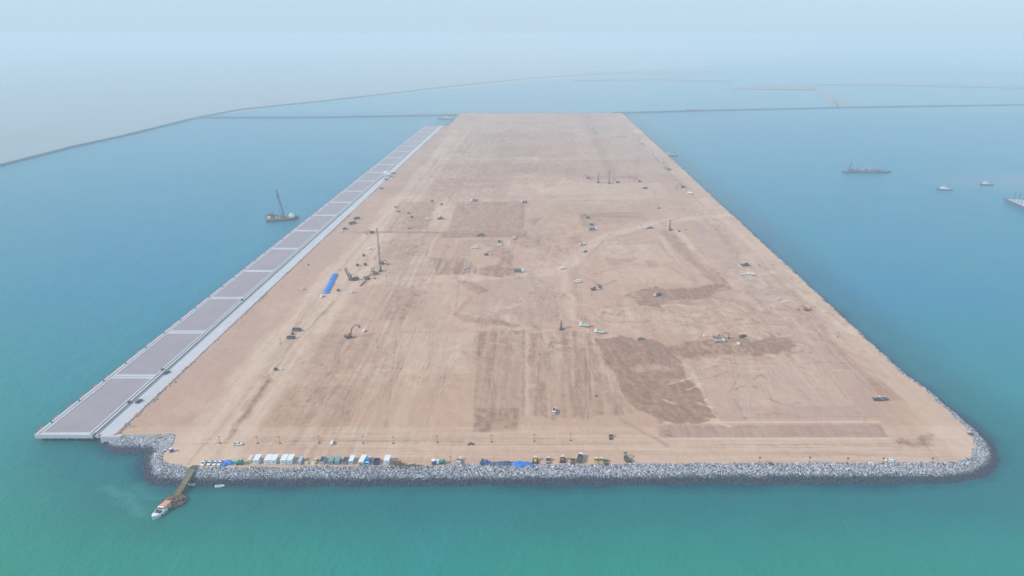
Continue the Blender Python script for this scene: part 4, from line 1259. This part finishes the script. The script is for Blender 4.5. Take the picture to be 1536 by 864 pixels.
# long blue covered stack
a = G(489, 441, ZT); b = G(503, 412, ZT)
La = math.dist(a, b)
def blue_stack():
    r = empty('covered_stack')
    for k in range(8):
        o = heap('covered_bale', TARP, La / 8 * .95, 6.6, 3.0, 2 + k, lumps=.35, wob=.12)(); o.parent = r
        o.location = (La * ((k + .5) / 8 - .5), R.uniform(-.3, .3), 0)
    return r
place('bstack', blue_stack, 0, 0, math.degrees(math.atan2(b[1] - a[1], b[0] - a[0])), 'long row of bright blue tarpaulin covered bales beside the left road', 'tarpaulin stack', xy=((a[0] + b[0]) / 2, (a[1] + b[1]) / 2))
place('van', None, 484, 445, -30, 'white van at the near end of the long blue stack', 'van', scale=1.1)
place('crate_d2', skip(DARKM, DARK, 2.6, 2.6, 2.2, .8, 'crate'), 507, 437.5, 0, 'brown black crate right of the long blue stack', 'crate')
place('pickup', None, 527, 439.5, 85, 'white pickup right of the long blue stack', 'pickup', scale=1.15)
place('pickup_c', pickup(CREAM), 454, 433.5, 60, 'cream pickup on the left road below the blue stack', 'pickup', scale=1.15)
# piling plant cluster
place('rig_tall', rig(50, 1.2, None, 2.0, -2.0), 571, 407, 8, 'very tall dark lattice piling rig rising above the left side plant', 'piling rig')
place('exc_d', excavator(DARKM, 'dig'), 563, 411, 40, 'dark excavator at the foot of the tall lattice rig', 'excavator', scale=1.25)
place('exc_d', None, 573, 396, -120, 'dark excavator right behind the tall lattice rig', 'excavator', scale=1.2)
place('rig_low', rig(13, .7, None, 2.4, 5.0), 533, 420, 120, 'dark crawler rig with leaning mast in the plant cluster', 'piling rig', scale=1.25)
place('rig_low2', rig(11, .7, None, 2.4, 6.0), 527, 420, 60, 'smaller dark crawler rig left of the leaning mast rig', 'piling rig')
place('deb6', debris('steel_bundle', DARKM, 12, 8, 1.6, 50, 12), 531, 419, 0, 'tangled dark steel bundles between the crawler rigs', 'steel')
place('exc_d', None, 551, 418.5, -95, 'dark excavator working beside a leaning steel pipe', 'excavator', scale=1.2)
def lean_pipe():
    r = empty('steel_pipe')
    o = MB().tube((0, 0, .5), (3.2, 22, 1.6), .6, .6, 8)
    o.build('pipe', DARKM, r); MB().tube((0, -.6, .5), (0, 0, .5), .85, .85, 8).build('collar', RUST, r)
    return r
place('lpipe', lean_pipe, 540.5, 429, 0, 'long rusty dark steel pipe lying left of the working excavator', 'pipe')
place('lp7', None, 580, 423.5, 0, 'tall pole right of the plant cluster', 'light pole', POLES)
for i, (px, py, lb) in enumerate([(536, 399, 'small dark generator nearest the left plant cluster'), (546, 385, 'small dark generator left of the tall lattice rig'), (549, 398, 'tiny dark box near the blue stack end')]):
    place('crate_d2', None, px, py, 20 * i, lb, 'generator', scale=1.1)
place('van', None, 553.5, 374, 60, 'white van left of the tall lattice rig top', 'van', scale=1.2)
for i, (px, py, lb) in enumerate([(577, 401, 'pale bag below the tall rig, right side'), (579, 381, 'pale bag halfway up beside the tall rig'), (593.5, 375, 'pale bag right of the tall rig'), (613, 376, 'pale bag farthest right of the tall rig'), (561, 400, 'pale bag left of the tall rig foot')]):
    place('crate_w', None, px, py, 17 * i, lb, 'bag', 'pale bags scattered round the tall rig', scale=.9)
place('exc_d', None, 557, 350, 150, 'dark excavator at the corner where two banks meet, behind the tall rig', 'excavator', scale=1.15)
place('tip_dk2', tipper(BLUEGREY, DARKM), 529, 336, -40, 'dark tipper truck on the left road, larger of the convoy', 'truck', scale=1.25)
place('tip_dk2', None, 535.5, 329, -38, 'dark tipper truck leading the convoy on the left road', 'truck', scale=1.1)
place('load1', None, 517.5, 344, -40, 'dark loader trailing the two tippers on the left road', 'loader', scale=1.1)
place('pickup', None, 513, 348, -40, 'white pickup last in the convoy on the left road', 'pickup', scale=1.15)
place('crate_d2', None, 487, 341, 0, 'dark block at the quay apron edge beyond the convoy', 'block')
place('crate_d2', None, 460.5, 373.5, 30, 'dark block at the apron edge halfway along the quay', 'block')
place('crate_d', None, 463, 398, 30, 'tiny dark marker on the left road above the blue stack', 'block', scale=1.5)
# quay vehicles
def on_quay(key, mk, px, py, rot, lb, cat, sc=1.0):
    x, y = G(px, py, ZQ); return place(key, mk, 0, 0, rot, lb, cat, None, z=ZQ + .01, scale=sc, xy=(x, y))
on_quay('pick_d', pickup(paint('dark_blue_grey_paint', (.08, .09, .12), .4, .1)), 250, 560, -20, 'dark pickup parked on the quay apron by the first double beam', 'pickup', 1.1)
on_quay('pick_d', None, 208.5, 603, -10, 'dark pickup on the apron nearest the quay end', 'pickup', 1.1)
on_quay('crate_d', None, 243, 556, 0, 'small dark block between the quay rails by the first double beam', 'block', 1.4)
on_quay('crate_d', None, 193, 605, 0, 'small dark block between the quay rails near the quay end', 'block', 1.4)
on_quay('crate_d', None, 362.5, 451, 0, 'small dark block between the quay rails farther along', 'block', 1.6)
place('van', None, 332.5, 495, -20, 'white van on the sand edge beside the quay apron', 'van', scale=1.1)
QC = 'trucks and cabins clustered beside the far quay'
for (k, mk, px, py, rot, lb, cat, s) in (('cab_w', None, 581, 261, 30, 'pale cabin topmost in the cluster beside the far quay', 'cabin', 1.9), ('cab_lav', None, 577, 266, -30, 'blue grey container in the middle of the cluster by the far quay', 'container', 2.2),
        ('cab_w2', None, 583, 266, 20, 'pale blue ended cabin, right one of the far quay cluster', 'cabin', 1.8), ('tip_s', None, 573, 268.5, 80, 'white tipper nearest the apron in the far quay cluster', 'truck', 1.1),
        ('tip_dk2', None, 590, 261, 90, 'dark tipper standing right of the far quay cluster', 'truck', 1.0), ('exc_d', None, 579, 270, 70, 'dark excavator at the near edge of the far quay cluster', 'excavator', 1.2)):
    place(k, mk, px, py, rot, lb, cat, QC, scale=s)
place('pick_d', None, 572.5, 283.5, 80, 'dark pickup on sand below the far quay cluster', 'pickup', scale=1.6)
# middle of the yard
MV = 'vehicles at work in the middle of the yard'
mid = [
 ('pickup', 642, 330, 80, 'white pickup at left of the track between two brown plots', 'pickup', 1.5), ('dozer_d', 661, 328.5, 100, 'dark bulldozer on the track between two brown plots', 'bulldozer', 1.6),
 ('pick_d', 662.5, 307, 0, 'dark pickup at the far end of the plot track', 'pickup', 1.5), ('pickup_c', 700, 308, 85, 'cream pickup beside the long truck at the far plot edge', 'pickup', 1.5),
 ('tip_lg', 711.5, 302, 85, 'white cab dark body tipper at the far plot edge', 'truck', 1.25), ('tip_lg', 786, 305.5, 95, 'tipper at the far right corner of the brown plot', 'truck', 1.2),
 ('load1', 721.5, 354.5, 90, 'dark loader on the dark bank below the brown plot', 'loader', 1.5), ('van', 712, 372.5, 90, 'white van nearest the churned grey ground below the bank', 'van', 1.7),
 ('roller_d', 749, 363, 0, 'dark roller directly behind a white van, middle yard', 'roller', 1.3), ('van', 749, 369, 90, 'white van in front of the dark roller, middle yard', 'van', 1.4),
 ('tip_s', 771.5, 358, 10, 'white tipper seen end on at the right end of the bank', 'truck', 1.0), ('exc_d', 730, 383, -80, 'dark excavator left of the forking dark track', 'excavator', .95),
 ('pick_b', 701, 403, 90, 'blue grey pickup on dark striped ground', 'pickup', 1.4), ('tip_lg', 778.5, 408.5, -88, 'long tipper with white cab at right end of dark churned ground', 'truck', 1.25),
 ('pickup', 844, 404, -60, 'white pickup turning at the haul road junction', 'pickup', 1.35), ('tip_s', 874, 368, -62, 'white tipper climbing the haul road', 'truck', 1.0),
 ('pick_d', 878, 378, -30, 'dark pickup behind the white tipper on the haul road', 'pickup', 1.3), ('tip_lg', 889.5, 345.5, -80, 'tipper with white cab beside the spoil heap', 'truck', 1.2),
 ('dozer_d', 887.5, 338, 0, 'dark bulldozer standing upright of the tipper by the spoil heap', 'bulldozer', 1.3), ('exc_d', 881.5, 328, 85, 'dark excavator at the top of the spoil heap', 'excavator', 1.2),
 ('van', 866, 423.5, 80, 'white van alone below the haul road junction', 'van', 1.6), ('exc_d', 882, 268, 60, 'faint excavator left of the row of distant rigs', 'excavator', 1.3),
 ('van', 907.7, 273.5, 90, 'white van between two distant rigs', 'van', 1.7), ('exc_d', 926.5, 274.5, 100, 'excavator right of the distant rigs', 'excavator', 1.3),
 ('exc_d', 959, 273, 90, 'distant excavator right of the rigs on dark soil', 'excavator', 1.3), ('dozer_br', 968, 283, 100, 'brown bulldozer below the distant excavator', 'bulldozer', 1.6),
 ('exc_d', 1024, 281.5, 95, 'dark excavator near the right shore, far part', 'excavator', 1.5), ('tip_s', 1035, 291, 30, 'white tipper near the right shore below the excavator', 'truck', 1.1),
 ('exc_d', 1003, 255, 40, 'dark excavator below the distant white pipelines', 'excavator', 1.5), ('pick_d', 988, 313, 90, 'tiny dark pickup on open ground right of centre', 'pickup', 1.1),
 ('pick_d', 975, 342.5, 90, 'dark pickup with a white van beside it on the haul road', 'pickup', 1.5), ('van', 967.5, 342.5, 90, 'white van left of the dark pickup on the haul road', 'van', 1.2),
 ('crate_d2', 1019, 348, 0, 'dark generator below the rig with crosswise shadow', 'generator', 1.0), ('pick_b', 1027, 345, 80, 'blue grey pickup right of the crosswise shadow rig', 'pickup', 1.1),
 ('dozer_d', 1118.5, 399, 100, 'dark bulldozer above a white pair near the right shore', 'bulldozer', 1.6), ('pickup', 1117, 412.5, 85, 'white pickup, left of the pair below the bulldozer', 'pickup', 1.4),
 ('tip_s', 1125.5, 413, 75, 'white tipper, right of the pair below the bulldozer', 'truck', .95), ('tip_w', 876.5, 490, 70, 'long white bodied tipper, upper left of the road pair', 'truck', 1.05),
 ('tip_w', 899, 499.5, 68, 'long white bodied tipper, lower right of the road pair', 'truck', 1.05), ('exc_d', 891, 435, -70, 'dark excavator with long arm on dark spoil right of the haul road', 'excavator', 1.15),
 ('crate_d2', 899.5, 431.5, 0, 'dark block right of the long arm excavator', 'block', .9), ('pick_sm', 961.5, 509, 85, 'tan pickup above the dark brown fan of soil', 'pickup', 1.2),
 ('tip_lg', 986, 444.5, 120, 'tipper with white cab on the dark dug hollow', 'truck', .95), ('van', 1167, 450, 90, 'white van, left of two near the right shore track', 'van', 1.0),
 ('van', 1177.5, 454, 90, 'white van, right of two near the right shore track', 'van', 1.1), ('exc_r', 1210, 465.5, 85, 'red excavator near the right shore', 'excavator', 1.1),
 ('exc_r', 1077, 509.5, -85, 'red excavator reaching over the grey flatbed', 'excavator', 1.35), ('tip_w', 1079.5, 513.5, -87, 'grey tipper with white cab below the red excavator', 'truck', .95),
 ('dozer_r', 1113, 505.5, -55, 'dark red bulldozer right of the red excavator', 'bulldozer', 1.15), ('van', 1107, 517, 5, 'white van below the dark red bulldozer', 'van', 1.05),
 ('pickup', 1056.8, 504, 20, 'white pickup left of the red excavator', 'pickup', .9), ('dozer_big', 1317, 600, 85, 'dark bulldozer, left half of the pair in the right corner', 'bulldozer', 1.1),
 ('load_b', 1325.5, 600, -80, 'dark blue loader, right half of the pair in the right corner', 'loader', .95), ('pick_d', 598, 318.5, 90, 'dark pickup at the left edge of the left brown plot', 'pickup', 1.1),
 ('crate_d2', 612.5, 321.5, 0, 'dark block inside the left brown plot, upper', 'block', 1.1), ('crate_d2', 617.5, 328, 0, 'dark block inside the left brown plot, lower', 'block', 1.2),
 ('crate_d2', 593, 312, 0, 'dark block at the far corner of the left brown plot', 'block', 1.0), ('pick_d', 614, 344, 90, 'dark pickup at the near edge of the left brown plot', 'pickup', 1.0),
 ('crate_d2', 648, 303, 0, 'dark block beyond the left brown plot', 'block', 1.1),
]
mk_ = {'dozer_d': bulldozer(DARKM), 'tip_lg': tipper(WHITE, paint('slate_body_paint', (.13, .15, .19), .5, .15)), 'roller_d': roller(DARKM),
       'pick_b': pickup(LAV), 'dozer_br': bulldozer(RUST), 'tip_w': tipper(WHITE, paint('pale_grey_body', (.50, .56, .60), .45, .1)), 'pick_sm': pickup(TIMBER), 'exc_r': excavator(ORANGE, 'dig'),
       'dozer_r': bulldozer(paint('dark_red_paint', (.22, .05, .06), .6, .2)), 'dozer_big': bulldozer(DARKM), 'load_b': loader(BLUEGREY)}
for key, px, py, rot, lb, cat, s in mid:
    place(key, mk_.get(key), px, py, rot, lb, cat, MV, scale=s)
place('rig_m', rig(9.0, 1.2), 842, 494.5, 0, 'short dark rig with red base left of the two road tippers', 'piling rig', scale=.9)
place('rig_s', rig(15, 1.2), 897.5, 274.5, 0, 'left distant drilling rig, shorter of the two', 'piling rig', scale=1.2)
place('rig_t', rig(22, 1.2), 914, 275.5, 0, 'right distant drilling rig, taller of the two', 'piling rig', scale=1.15)
place('rig_s2', rig(14, 1.0), 1005.5, 345.5, 20, 'drilling rig casting a crosswise shadow right of the haul road', 'piling rig', scale=1.0)
place('lp9', pole(11), 913.5, 363.5, 0, 'tall pole beside the upper haul road', 'light pole', POLES)
place('lp9', None, 998, 339, 0, 'tall pole just left of the rig with crosswise shadow', 'light pole', POLES)
place('lp9', None, 936, 276, 0, 'distant pole right of the drilling rigs', 'light pole', POLES)
place('lp5', None, 887.5, 443, 0, 'short pole left of the long arm excavator', 'light pole', POLES)
place('lp5', None, 1256.7, 506, 0, 'short pole near the right shore, alone', 'light pole', POLES)
place('lp9', None, 804, 296, 0, 'faint distant pole beyond the brown plot', 'light pole', POLES)
place('lp9', None, 686, 300, 0, 'faint distant pole at the head of the plot track', 'light pole', POLES)
place('lp9', None, 982, 296, 0, 'faint distant pole on the far right ground', 'light pole', POLES)

# pale pipelines and covered stacks on the far right of the island
def pipeline(pts, rad, label):
    r = empty('pipeline', (*P([pts[0]], ZT)[0], ZT))
    q = P(pts, ZT); ox, oy = q[0]
    for i in range(len(q) - 1):
        MB().tube((q[i][0] - ox, q[i][1] - oy, rad + .2), (q[i + 1][0] - ox, q[i + 1][1] - oy, rad + .2), rad, rad, 8).build('pipe', LINES, r)
        MB().tube((q[i + 1][0] - ox - .3, q[i + 1][1] - oy, rad + .2), (q[i + 1][0] - ox + .3, q[i + 1][1] - oy + .5, rad + .2), rad * 1.25, rad * 1.25, 8).build('flange', NAVY, r)
    tag(r, label, 'pipeline', 'pale pipelines lying near the far right shore')
pipeline([(928, 205), (940, 204.5), (950, 206), (957, 211)], 1.2, 'pale curved pipeline, farthest on the right side')
pipeline([(969, 223), (974, 228), (979, 233)], 1.4, 'pale straight pipeline, shorter of the shore pair')
pipeline([(981, 232), (988, 238), (995, 245)], 1.4, 'pale straight pipeline nearer the moored ship')
for i, (px, py) in enumerate([(887, 195), (891, 200), (880, 178)]):
    place('cab_lav', None, px, py, 0, ['distant blue container, upper of the far group', 'distant blue container, nearest of the far group', 'distant blue container at the far end of the island'][i], 'container', 'faint blue containers on the far right ground', scale=2.6)
place('deb7', debris('scrap_heap', DARKM, 14, 10, 2.2, 40, 21), 963, 216, 0, 'faint scrap heap between the pale pipelines', 'scrap heap')

# ------------------------------------------------------------------ vessels
def hull_rings(L, W, top, bottom=-.8, bow=.25, stern=.06, sheer=.0):
    n = 12
    def outline(k, z):
        pts = []
        ys = [-.5, -.5 + stern, -.2, .15, .5 - bow, .5 - bow * .4, .5]
        ws = [.86, 1, 1, 1, .92, .58, .04]
        for yy, w in zip(ys, ws): pts.append((W / 2 * w * k, yy * L * (1 if z > 0 else .96), z + sheer * max(0, yy) ** 2 * 4 * (z > 0)))
        return pts + [(-x, y, zz) for x, y, zz in pts[::-1]]
    return [outline(.86, bottom), outline(1, top)]
def tug(L, W, hullm, housem, name='tugboat', mast=6):
    def mk():
        r = empty(name)
        MB().loft(hull_rings(L, W, 1.8, sheer=1.2)).build('hull', hullm, r)
        MB().box(-W * .42, W * .42, -L * .42, L * .38, 1.805, 1.9).build('deck', STEEL, r)
        MB().box(-W * .32, W * .32, -L * .2, L * .22, 1.91, 4.2, .1, .2).build('deckhouse', housem, r)
        MB().box(-W * .24, W * .24, -L * .02, L * .16, 4.21, 6.3, .15, .2).build('wheelhouse', housem, r)
        MB().box(-W * .2, W * .2, L * .155, L * .165, 5.0, 5.9).build('window', GLASS, r)
        MB().tube((0, L * .05, 6.3), (0, L * .05, 6.3 + mast), .14, .1, 6).build('mast', STEEL, r)
        MB().tube((0, -L * .14, 4.2), (0, -L * .15, 6.2), .7, .6, 10).build('funnel', DARK, r)
        f = None
        for s in (-1, 1):
            for k in range(4):
                y = -L * .36 + k * L * .2
                if f is None:
                    f = MB().tube((-.15, 0, 0), (.15, 0, 0), .6, .6, 10).build('tyre_fender', RUBBER, r); o = f
                else:
                    o = f.copy(); COL.objects.link(o); o.parent = r
                o.location = (s * (W / 2 + .12), y, 1.2)
        return r
    return mk
def vessel(key, mk, px, py, rot, lb, cat, s=1.0, grp=None):
    return place(key, mk, 0, 0, rot, lb, cat, grp, z=0, scale=s, xy=G(px, py, 0))
vessel('tug_a', tug(28, 8, HULL, WHITE), 1416, 285, 88, 'small tugboat with white deckhouse, left of the two workboats', 'tugboat')
vessel('tug_b', tug(25, 7, HULL, paint('greenish_white_paint', (.6, .7, .68), .4, .1)), 1479, 277.5, 92, 'small tugboat, right of the two workboats near the silt plume', 'tugboat')
def dredger():
    r = empty('dredger'); L, W = 96, 16
    q = random.Random(8)
    MB().loft(hull_rings(L, W, 2.4, bow=.16)).build('hull', HULL, r)
    MB().box(-W * .4, W * .4, -L * .4, L * .36, 2.405, 2.6).build('deck', DARKM, r)
    MB().box(-5, 5, 4, 18, 2.61, 6.4, .2, .3).box(-4, 4, 6, 14, 6.41, 9, .2, .3).build('deckhouse', BLUEGREY, r)
    MB().box(-5, 5, -14, -4, 2.61, 6.0, .3, .3).build('pump_house', BLUEGREY, r)
    for k in range(9):
        y = -42 + k * 4.6 if k < 6 else 22 + (k - 6) * 6
        h = q.uniform(4, 8)
        MB().tube((q.uniform(-5, 5), y, 2.6), (q.uniform(-5, 5), y + q.uniform(-.5, .5), 2.6 + h), .55, .4, 6).build('spud', RUST if k % 2 else DARKM, r)
    b = MB()
    for k in range(26):
        x, y, s = q.uniform(-6, 6), q.uniform(-40, 34), q.uniform(.6, 1.6)
        b.box(x - s, x + s, y - s, y + s, 2.61, 2.6 + q.uniform(1.5, 5), .2, .2)
    b.build('deck_gear', DARKM, r)
    MB().lattice((0, -36, 2.6), (0, -33, 20), 1.6, 7, .16, .6).box(-1.8, 1.8, -34, -32, 19.5, 20.5).build('gantry', DARKM, r)
    MB().tube((0, L * .44, 2.6), (0, L * .52, 1.2), .8, .6, 8).build('suction_pipe', DARKM, r)
    return r
vessel('dredger', dredger, 1300, 258.5, -91, 'long low dredging vessel crowded with gear, alone on the right', 'dredger')
def deck_barge():
    r = empty('barge'); L, W = 84, 22
    MB().box(-W / 2, W / 2, -L / 2, L / 2, -.8, 3.2).prism([(L / 2, 3.2), (L / 2, .6), (L / 2 + 6, 3.2)], -W / 2, W / 2).build('hull', paint('purple_grey_hull', (.08, .075, .13), .6, .15), r)
    MB().box(-W / 2 + .5, W / 2 - .5, -L / 2 + .5, L / 2, 3.205, 3.35).build('deck', LAV, r)
    MB().box(-W / 2, -W / 2 + .4, -L / 2, L / 2, 3.21, 4.2).box(W / 2 - .4, W / 2, -L / 2, L / 2, 3.21, 4.2).build('bulwark', HULL, r)
    for k, y in enumerate((30, 20, 12)):
        MB().lattice((-6, y, 3.35), (-6, y, 3.4 + (12, 13, 7)[k]), .5, 5, .08).build('mast', DARKM, r)
    MB().box(-3, 5, -12, -2, 3.36, 5.2, .3, .3).build('cargo', DARKM, r)
    MB().box(-7, 7, -36, -26, 3.36, 9, .3, .3).build('deckhouse', LAV, r)
    return r
b0, b1 = G(1508, 297), G(1585, 331)
vessel('barge', deck_barge, 1546, 314, math.degrees(math.atan2(b0[1] - b1[1], b0[0] - b1[0])) - 90, 'grey flat deck barge with thin masts cut off by the right edge', 'barge', 1.25)
def crane_barge():
    r = empty('crane_barge'); L, W = 46, 17
    q = random.Random(3)
    MB().loft(hull_rings(L, W, 3.0, bow=.2, sheer=2)).build('hull', paint('rusty_purple_hull', (.17, .055, .055), .7, .3), r)
    MB().box(-W * .42, W * .42, -L * .45, L * .36, 3.005, 3.2).build('deck', RUST, r)
    MB().box(-6, 6, 9, 17, 3.21, 6.6, .2, .3).build('deckhouse', WHITE, r)
    MB().box(-4, 4, 11, 15, 6.61, 8.8, .2, .3).build('wheelhouse', WHITE, r)
    MB().box(-4, 2, -21, -16, 3.21, 6, .2, .2).build('stern_house', CREAM, r)
    MB().tube((0, 1, 3.2), (0, 1, 5.0), 2.4, 2.4, 12).box(-2.6, 2.6, -2.4, 3.6, 5.01, 8.6, .2, .2).build('crane_house', BLUEGREY, r)
    MB().lattice((0, 2.6, 7), (7, -3, 47), 2.0, 14, .26, .9).build('boom', HULL, r)
    MB().lattice((0, -1, 8.6), (0, -3, 14), 1.2, 3, .16).build('gantry', TEAL, r)
    MB().tube((0, -3, 14), (6.6, -2.8, 45), .12, .12, 4).build('cable', DARK, r)
    MB().box(6.2, 7.8, -4, -2, 36, 38.5).build('hook_block', TEAL, r)
    for nm, m, n in (('deck_gear', RUST, 18), ('crate', CREAM, 10), ('pipe_stack', ORANGE, 8)):
        b = MB()
        for i in range(n):
            x, y, s = q.uniform(-6, 6), q.uniform(-16, 8), q.uniform(.5, 1.3)
            b.box(x - s, x + s, y - s, y + s, 3.21, 3.2 + q.uniform(.8, 2.8), .15, .15)
        b.build(nm, m, r)
    return r
vessel('cbarge', crane_barge, 424, 330, -72, 'crane barge with tall thin boom moored off the quay', 'crane barge')
def pontoon_small():
    r = empty('work_barge')
    MB().loft(hull_rings(17, 8, 2.2, bow=.2)).build('hull', HULL, r)
    MB().box(-2.5, 2.5, -3, 3, 2.21, 4.6, .2, .2).build('deckhouse', RUST, r)
    MB().box(-1.5, 1.5, 4, 6, 2.21, 3.6, .1, .1).build('winch', ORANGE, r)
    return r
vessel('pont', pontoon_small, 407, 325, 100, 'small work barge tied at the left of the crane barge', 'work barge', 1.1)
vessel('tug_c', tug(42, 11, HULL, LAV, 'supply_ship', 9), 1003, 233.5, 92, 'faint grey ship moored against the right shore', 'ship')
vessel('tug_d', tug(60, 14, HULL, LAV, 'cargo_ship', 9), 672, 178.5, 92, 'faint grey ship at the end of the left causeway', 'ship', 1.2)
vessel('tug_c', None, 1044, 165.3, 90, 'faint ship beyond the right causeway', 'ship', 1.6)

# ------------------------------------------------------------------ jetty, ferry boat, dinghy
j0 = G(290.5, 702, 5.3); j1 = G(266, 742, 1.6)
jetty = tag(empty('jetty', (j0[0], j0[1], 0)), 'narrow sloping olive gangway from rock edge to rusty pontoon', 'jetty')
dx, dy = j1[0] - j0[0], j1[1] - j0[1]; Lj = math.hypot(dx, dy); ux, uy = dx / Lj, dy / Lj; nx, ny = -uy, ux
Wj = 1.75
def jp(t, s, z): return (ux * t + nx * s, uy * t + ny * s, z)
def jz(t): return 5.35 - 3.6 * (t / Lj)
nseg = 16
pl0 = None
for k in range(nseg):
    a, b = k * Lj / nseg + .02, (k + 1) * Lj / nseg - .02
    vs = []
    for z_ in (-.18, 0):
        vs += [jp(a, -Wj, jz(a) + z_), jp(a, Wj, jz(a) + z_), jp(b, Wj, jz(b) + z_), jp(b, -Wj, jz(b) + z_)]
    MB().add(vs, [(0, 3, 2, 1), (4, 5, 6, 7), (0, 1, 5, 4), (1, 2, 6, 5), (2, 3, 7, 6), (3, 0, 4, 7)]).build('deck_section', OLIVE if k < 10 else (TIMBER if k % 2 else RUST), jetty)
for s in (-1, 1):
    b = MB(); b.tube(jp(0, s * Wj, jz(0) + 1.0), jp(Lj, s * Wj, jz(Lj) + 1.0), .09, n=5)
    for k in range(18):
        t = k * Lj / 17; b.tube(jp(t, s * Wj, jz(t)), jp(t, s * Wj, jz(t) + 1.0), .07, n=4)
    b.build('railing', RUST if s > 0 else OLIVE, jetty)
    for k in range(2, 9):
        t = k * Lj / 8 - 1.2; MB().tube(jp(t, s * (Wj - .2), -2), jp(t, s * (Wj - .2), jz(t) - .2), .28, n=8).build('pile', DARKM, jetty)
MB().box(-2.0, 2.0, -.6, 2.4, 5.0, 5.7).build('ramp_block', DARKM, jetty)
# rusty octagonal-ish pontoon
pc = G(262, 751, 1.2)
pont = tag(empty('pontoon', (pc[0], pc[1], 0)), 'rust red floating pontoon cluttered with drums at the jetty end', 'pontoon')
q = random.Random(14)
ring = [(math.cos(a) * r_, math.sin(a) * r_ * 1.15) for a, r_ in zip([2 * math.pi * k / 12 for k in range(12)], [6.6, 6.2, 5.4, 6.4, 5.2, 6.5, 6.6, 5.6, 6.3, 6.0, 5.4, 6.2])]
MB().loft([[(x, y, -.5) for x, y in ring], [(x, y, 1.1) for x, y in ring]]).build('float', RUST, pont)
b = MB()
for i in range(8):
    b.box(-5 + i * 1.3, -4.1 + i * 1.3, -5.2 + abs(i - 3.5) * .5, 5.2 - abs(i - 3.5) * .5, 1.105, 1.25)
b.build('deck_boards', TIMBER, pont)
brown = paint('red_brown_timber', (.28, .12, .08), .8, .25)
for i in range(46):
    a, r_ = q.uniform(0, 6.28), q.uniform(1.0, 5.4)
    x, y = math.cos(a) * r_, math.sin(a) * r_; s = q.uniform(.3, .75)
    MB().box(x - s, x + s, y - s * .7, y + s * .7, 1.26, 1.4 + q.uniform(.5, 1.7), s * .2, s * .15).build('crate', q.choice((brown, RUST, brown, DARKM, OLIVE)), pont)
for i in range(8):
    a = i * .785; MB().tube((math.cos(a) * 6.6, math.sin(a) * 7.3, .1), (math.cos(a) * 6.6, math.sin(a) * 7.3, 2.6), .22, n=6).build('bollard_post', DARKM, pont)
# ferry boat
f0, f1 = G(229, 779.5, .5), G(259, 753, .5)
Lf = math.dist(f0, f1); ang = math.atan2(f0[1] - f1[1], f0[0] - f1[0]) - math.pi / 2
boat = tag(empty('passenger_boat', ((f0[0] + f1[0]) / 2, (f0[1] + f1[1]) / 2, 0), ang), 'white passenger boat with orange canopy moored at the pontoon', 'boat')
MB().loft(hull_rings(Lf, 5.4, 1.6, bow=.22, sheer=1.0)).build('hull', WHITE, boat)
MB().box(-2.3, 2.3, -Lf * .46, Lf * .26, 1.605, 1.72).build('deck', paint('green_grey_deck', (.12, .17, .15), .8, .2), boat)
MB().box(-2.0, 2.0, Lf * .10, Lf * .30, 1.73, 2.3, .3, .4).build('hatch', DARKM, boat)
MB().box(-1.6, -.4, Lf * .14, Lf * .24, 2.31, 2.9).box(.5, 1.5, Lf * .12, Lf * .2, 2.31, 2.8).build('deck_gear', DARK, boat)
MB().box(-2.1, 2.1, -Lf * .34, Lf * .0, 3.4, 3.62, .15, .2).build('canopy', SALMON, boat)
MB().box(-1.7, 1.7, -Lf * .30, -Lf * .04, 1.73, 3.3).build('cabin', WHITE, boat)
MB().box(-1.9, 1.9, Lf * .01, Lf * .085, 1.73, 3.9, .15, .15).build('wheelhouse', WHITE, boat)
MB().box(-1.5, 1.5, Lf * .083, Lf * .09, 2.7, 3.5).build('window', GLASS, boat)
MB().box(-2.1, 2.1, -Lf * .44, -Lf * .35, 1.73, 2.9, .2, .2).build('stern_gear', RUST, boat)
for s in (-1, 1):
    MB().tube((s * 2.6, -Lf * .4, 2.3), (s * 2.5, Lf * .2, 2.5), .1, n=5).build('handrail', WHITE, boat)
    for k in range(4): MB().tube((s * 2.72, -Lf * .3 + k * 2.8, 1.0), (s * 2.95, -Lf * .3 + k * 2.8, 1.0), .42, n=10).build('tyre_fender', RUBBER, boat)
def dinghy():
    r = empty('rowing_boat')
    MB().loft(hull_rings(5.6, 1.9, .7, -.2, bow=.3)).build('hull', WHITE, r)
    MB().box(-.65, .65, -2.2, 1.2, .705, .74).build('inner_floor', STEEL, r)
    for y in (-1.4, 0): MB().box(-.75, .75, y - .15, y + .15, .745, .85).build('thwart', CREAM, r)
    return r
vessel('dinghy', dinghy, 330, 729.8, -85, 'small white rowing boat floating just off the rocks', 'rowing boat', 1.0)
fl = tag(empty('floating_platform', (*G(289, 725.5, .4), 0), math.radians(-8)), 'pale grey floating platform tucked beside the jetty at the rocks', 'platform')
MB().box(-2.4, 2.4, -2.0, 2.0, -.3, .6).build('float', STEEL, fl)
MB().box(-2.2, 2.2, -1.8, 1.8, .605, .7).build('deck', LAV, fl)

# ------------------------------------------------------------------ haze over the sea
hz = NT('sea_haze_air')
hz.t.nodes.remove(hz.b)
pv = hz.n('ShaderNodeVolumePrincipled')
pv.inputs['Color'].default_value = HAZE_COLOR
pv.inputs['Density'].default_value = HAZE_DENSITY
hz.l(pv.outputs[0], hz.out.inputs['Volume'])
haze = MB().box(-76000, 76000, -76000, 76000, -6.0, H + 20).build('haze', hz.m)
haze['kind'] = 'stuff'
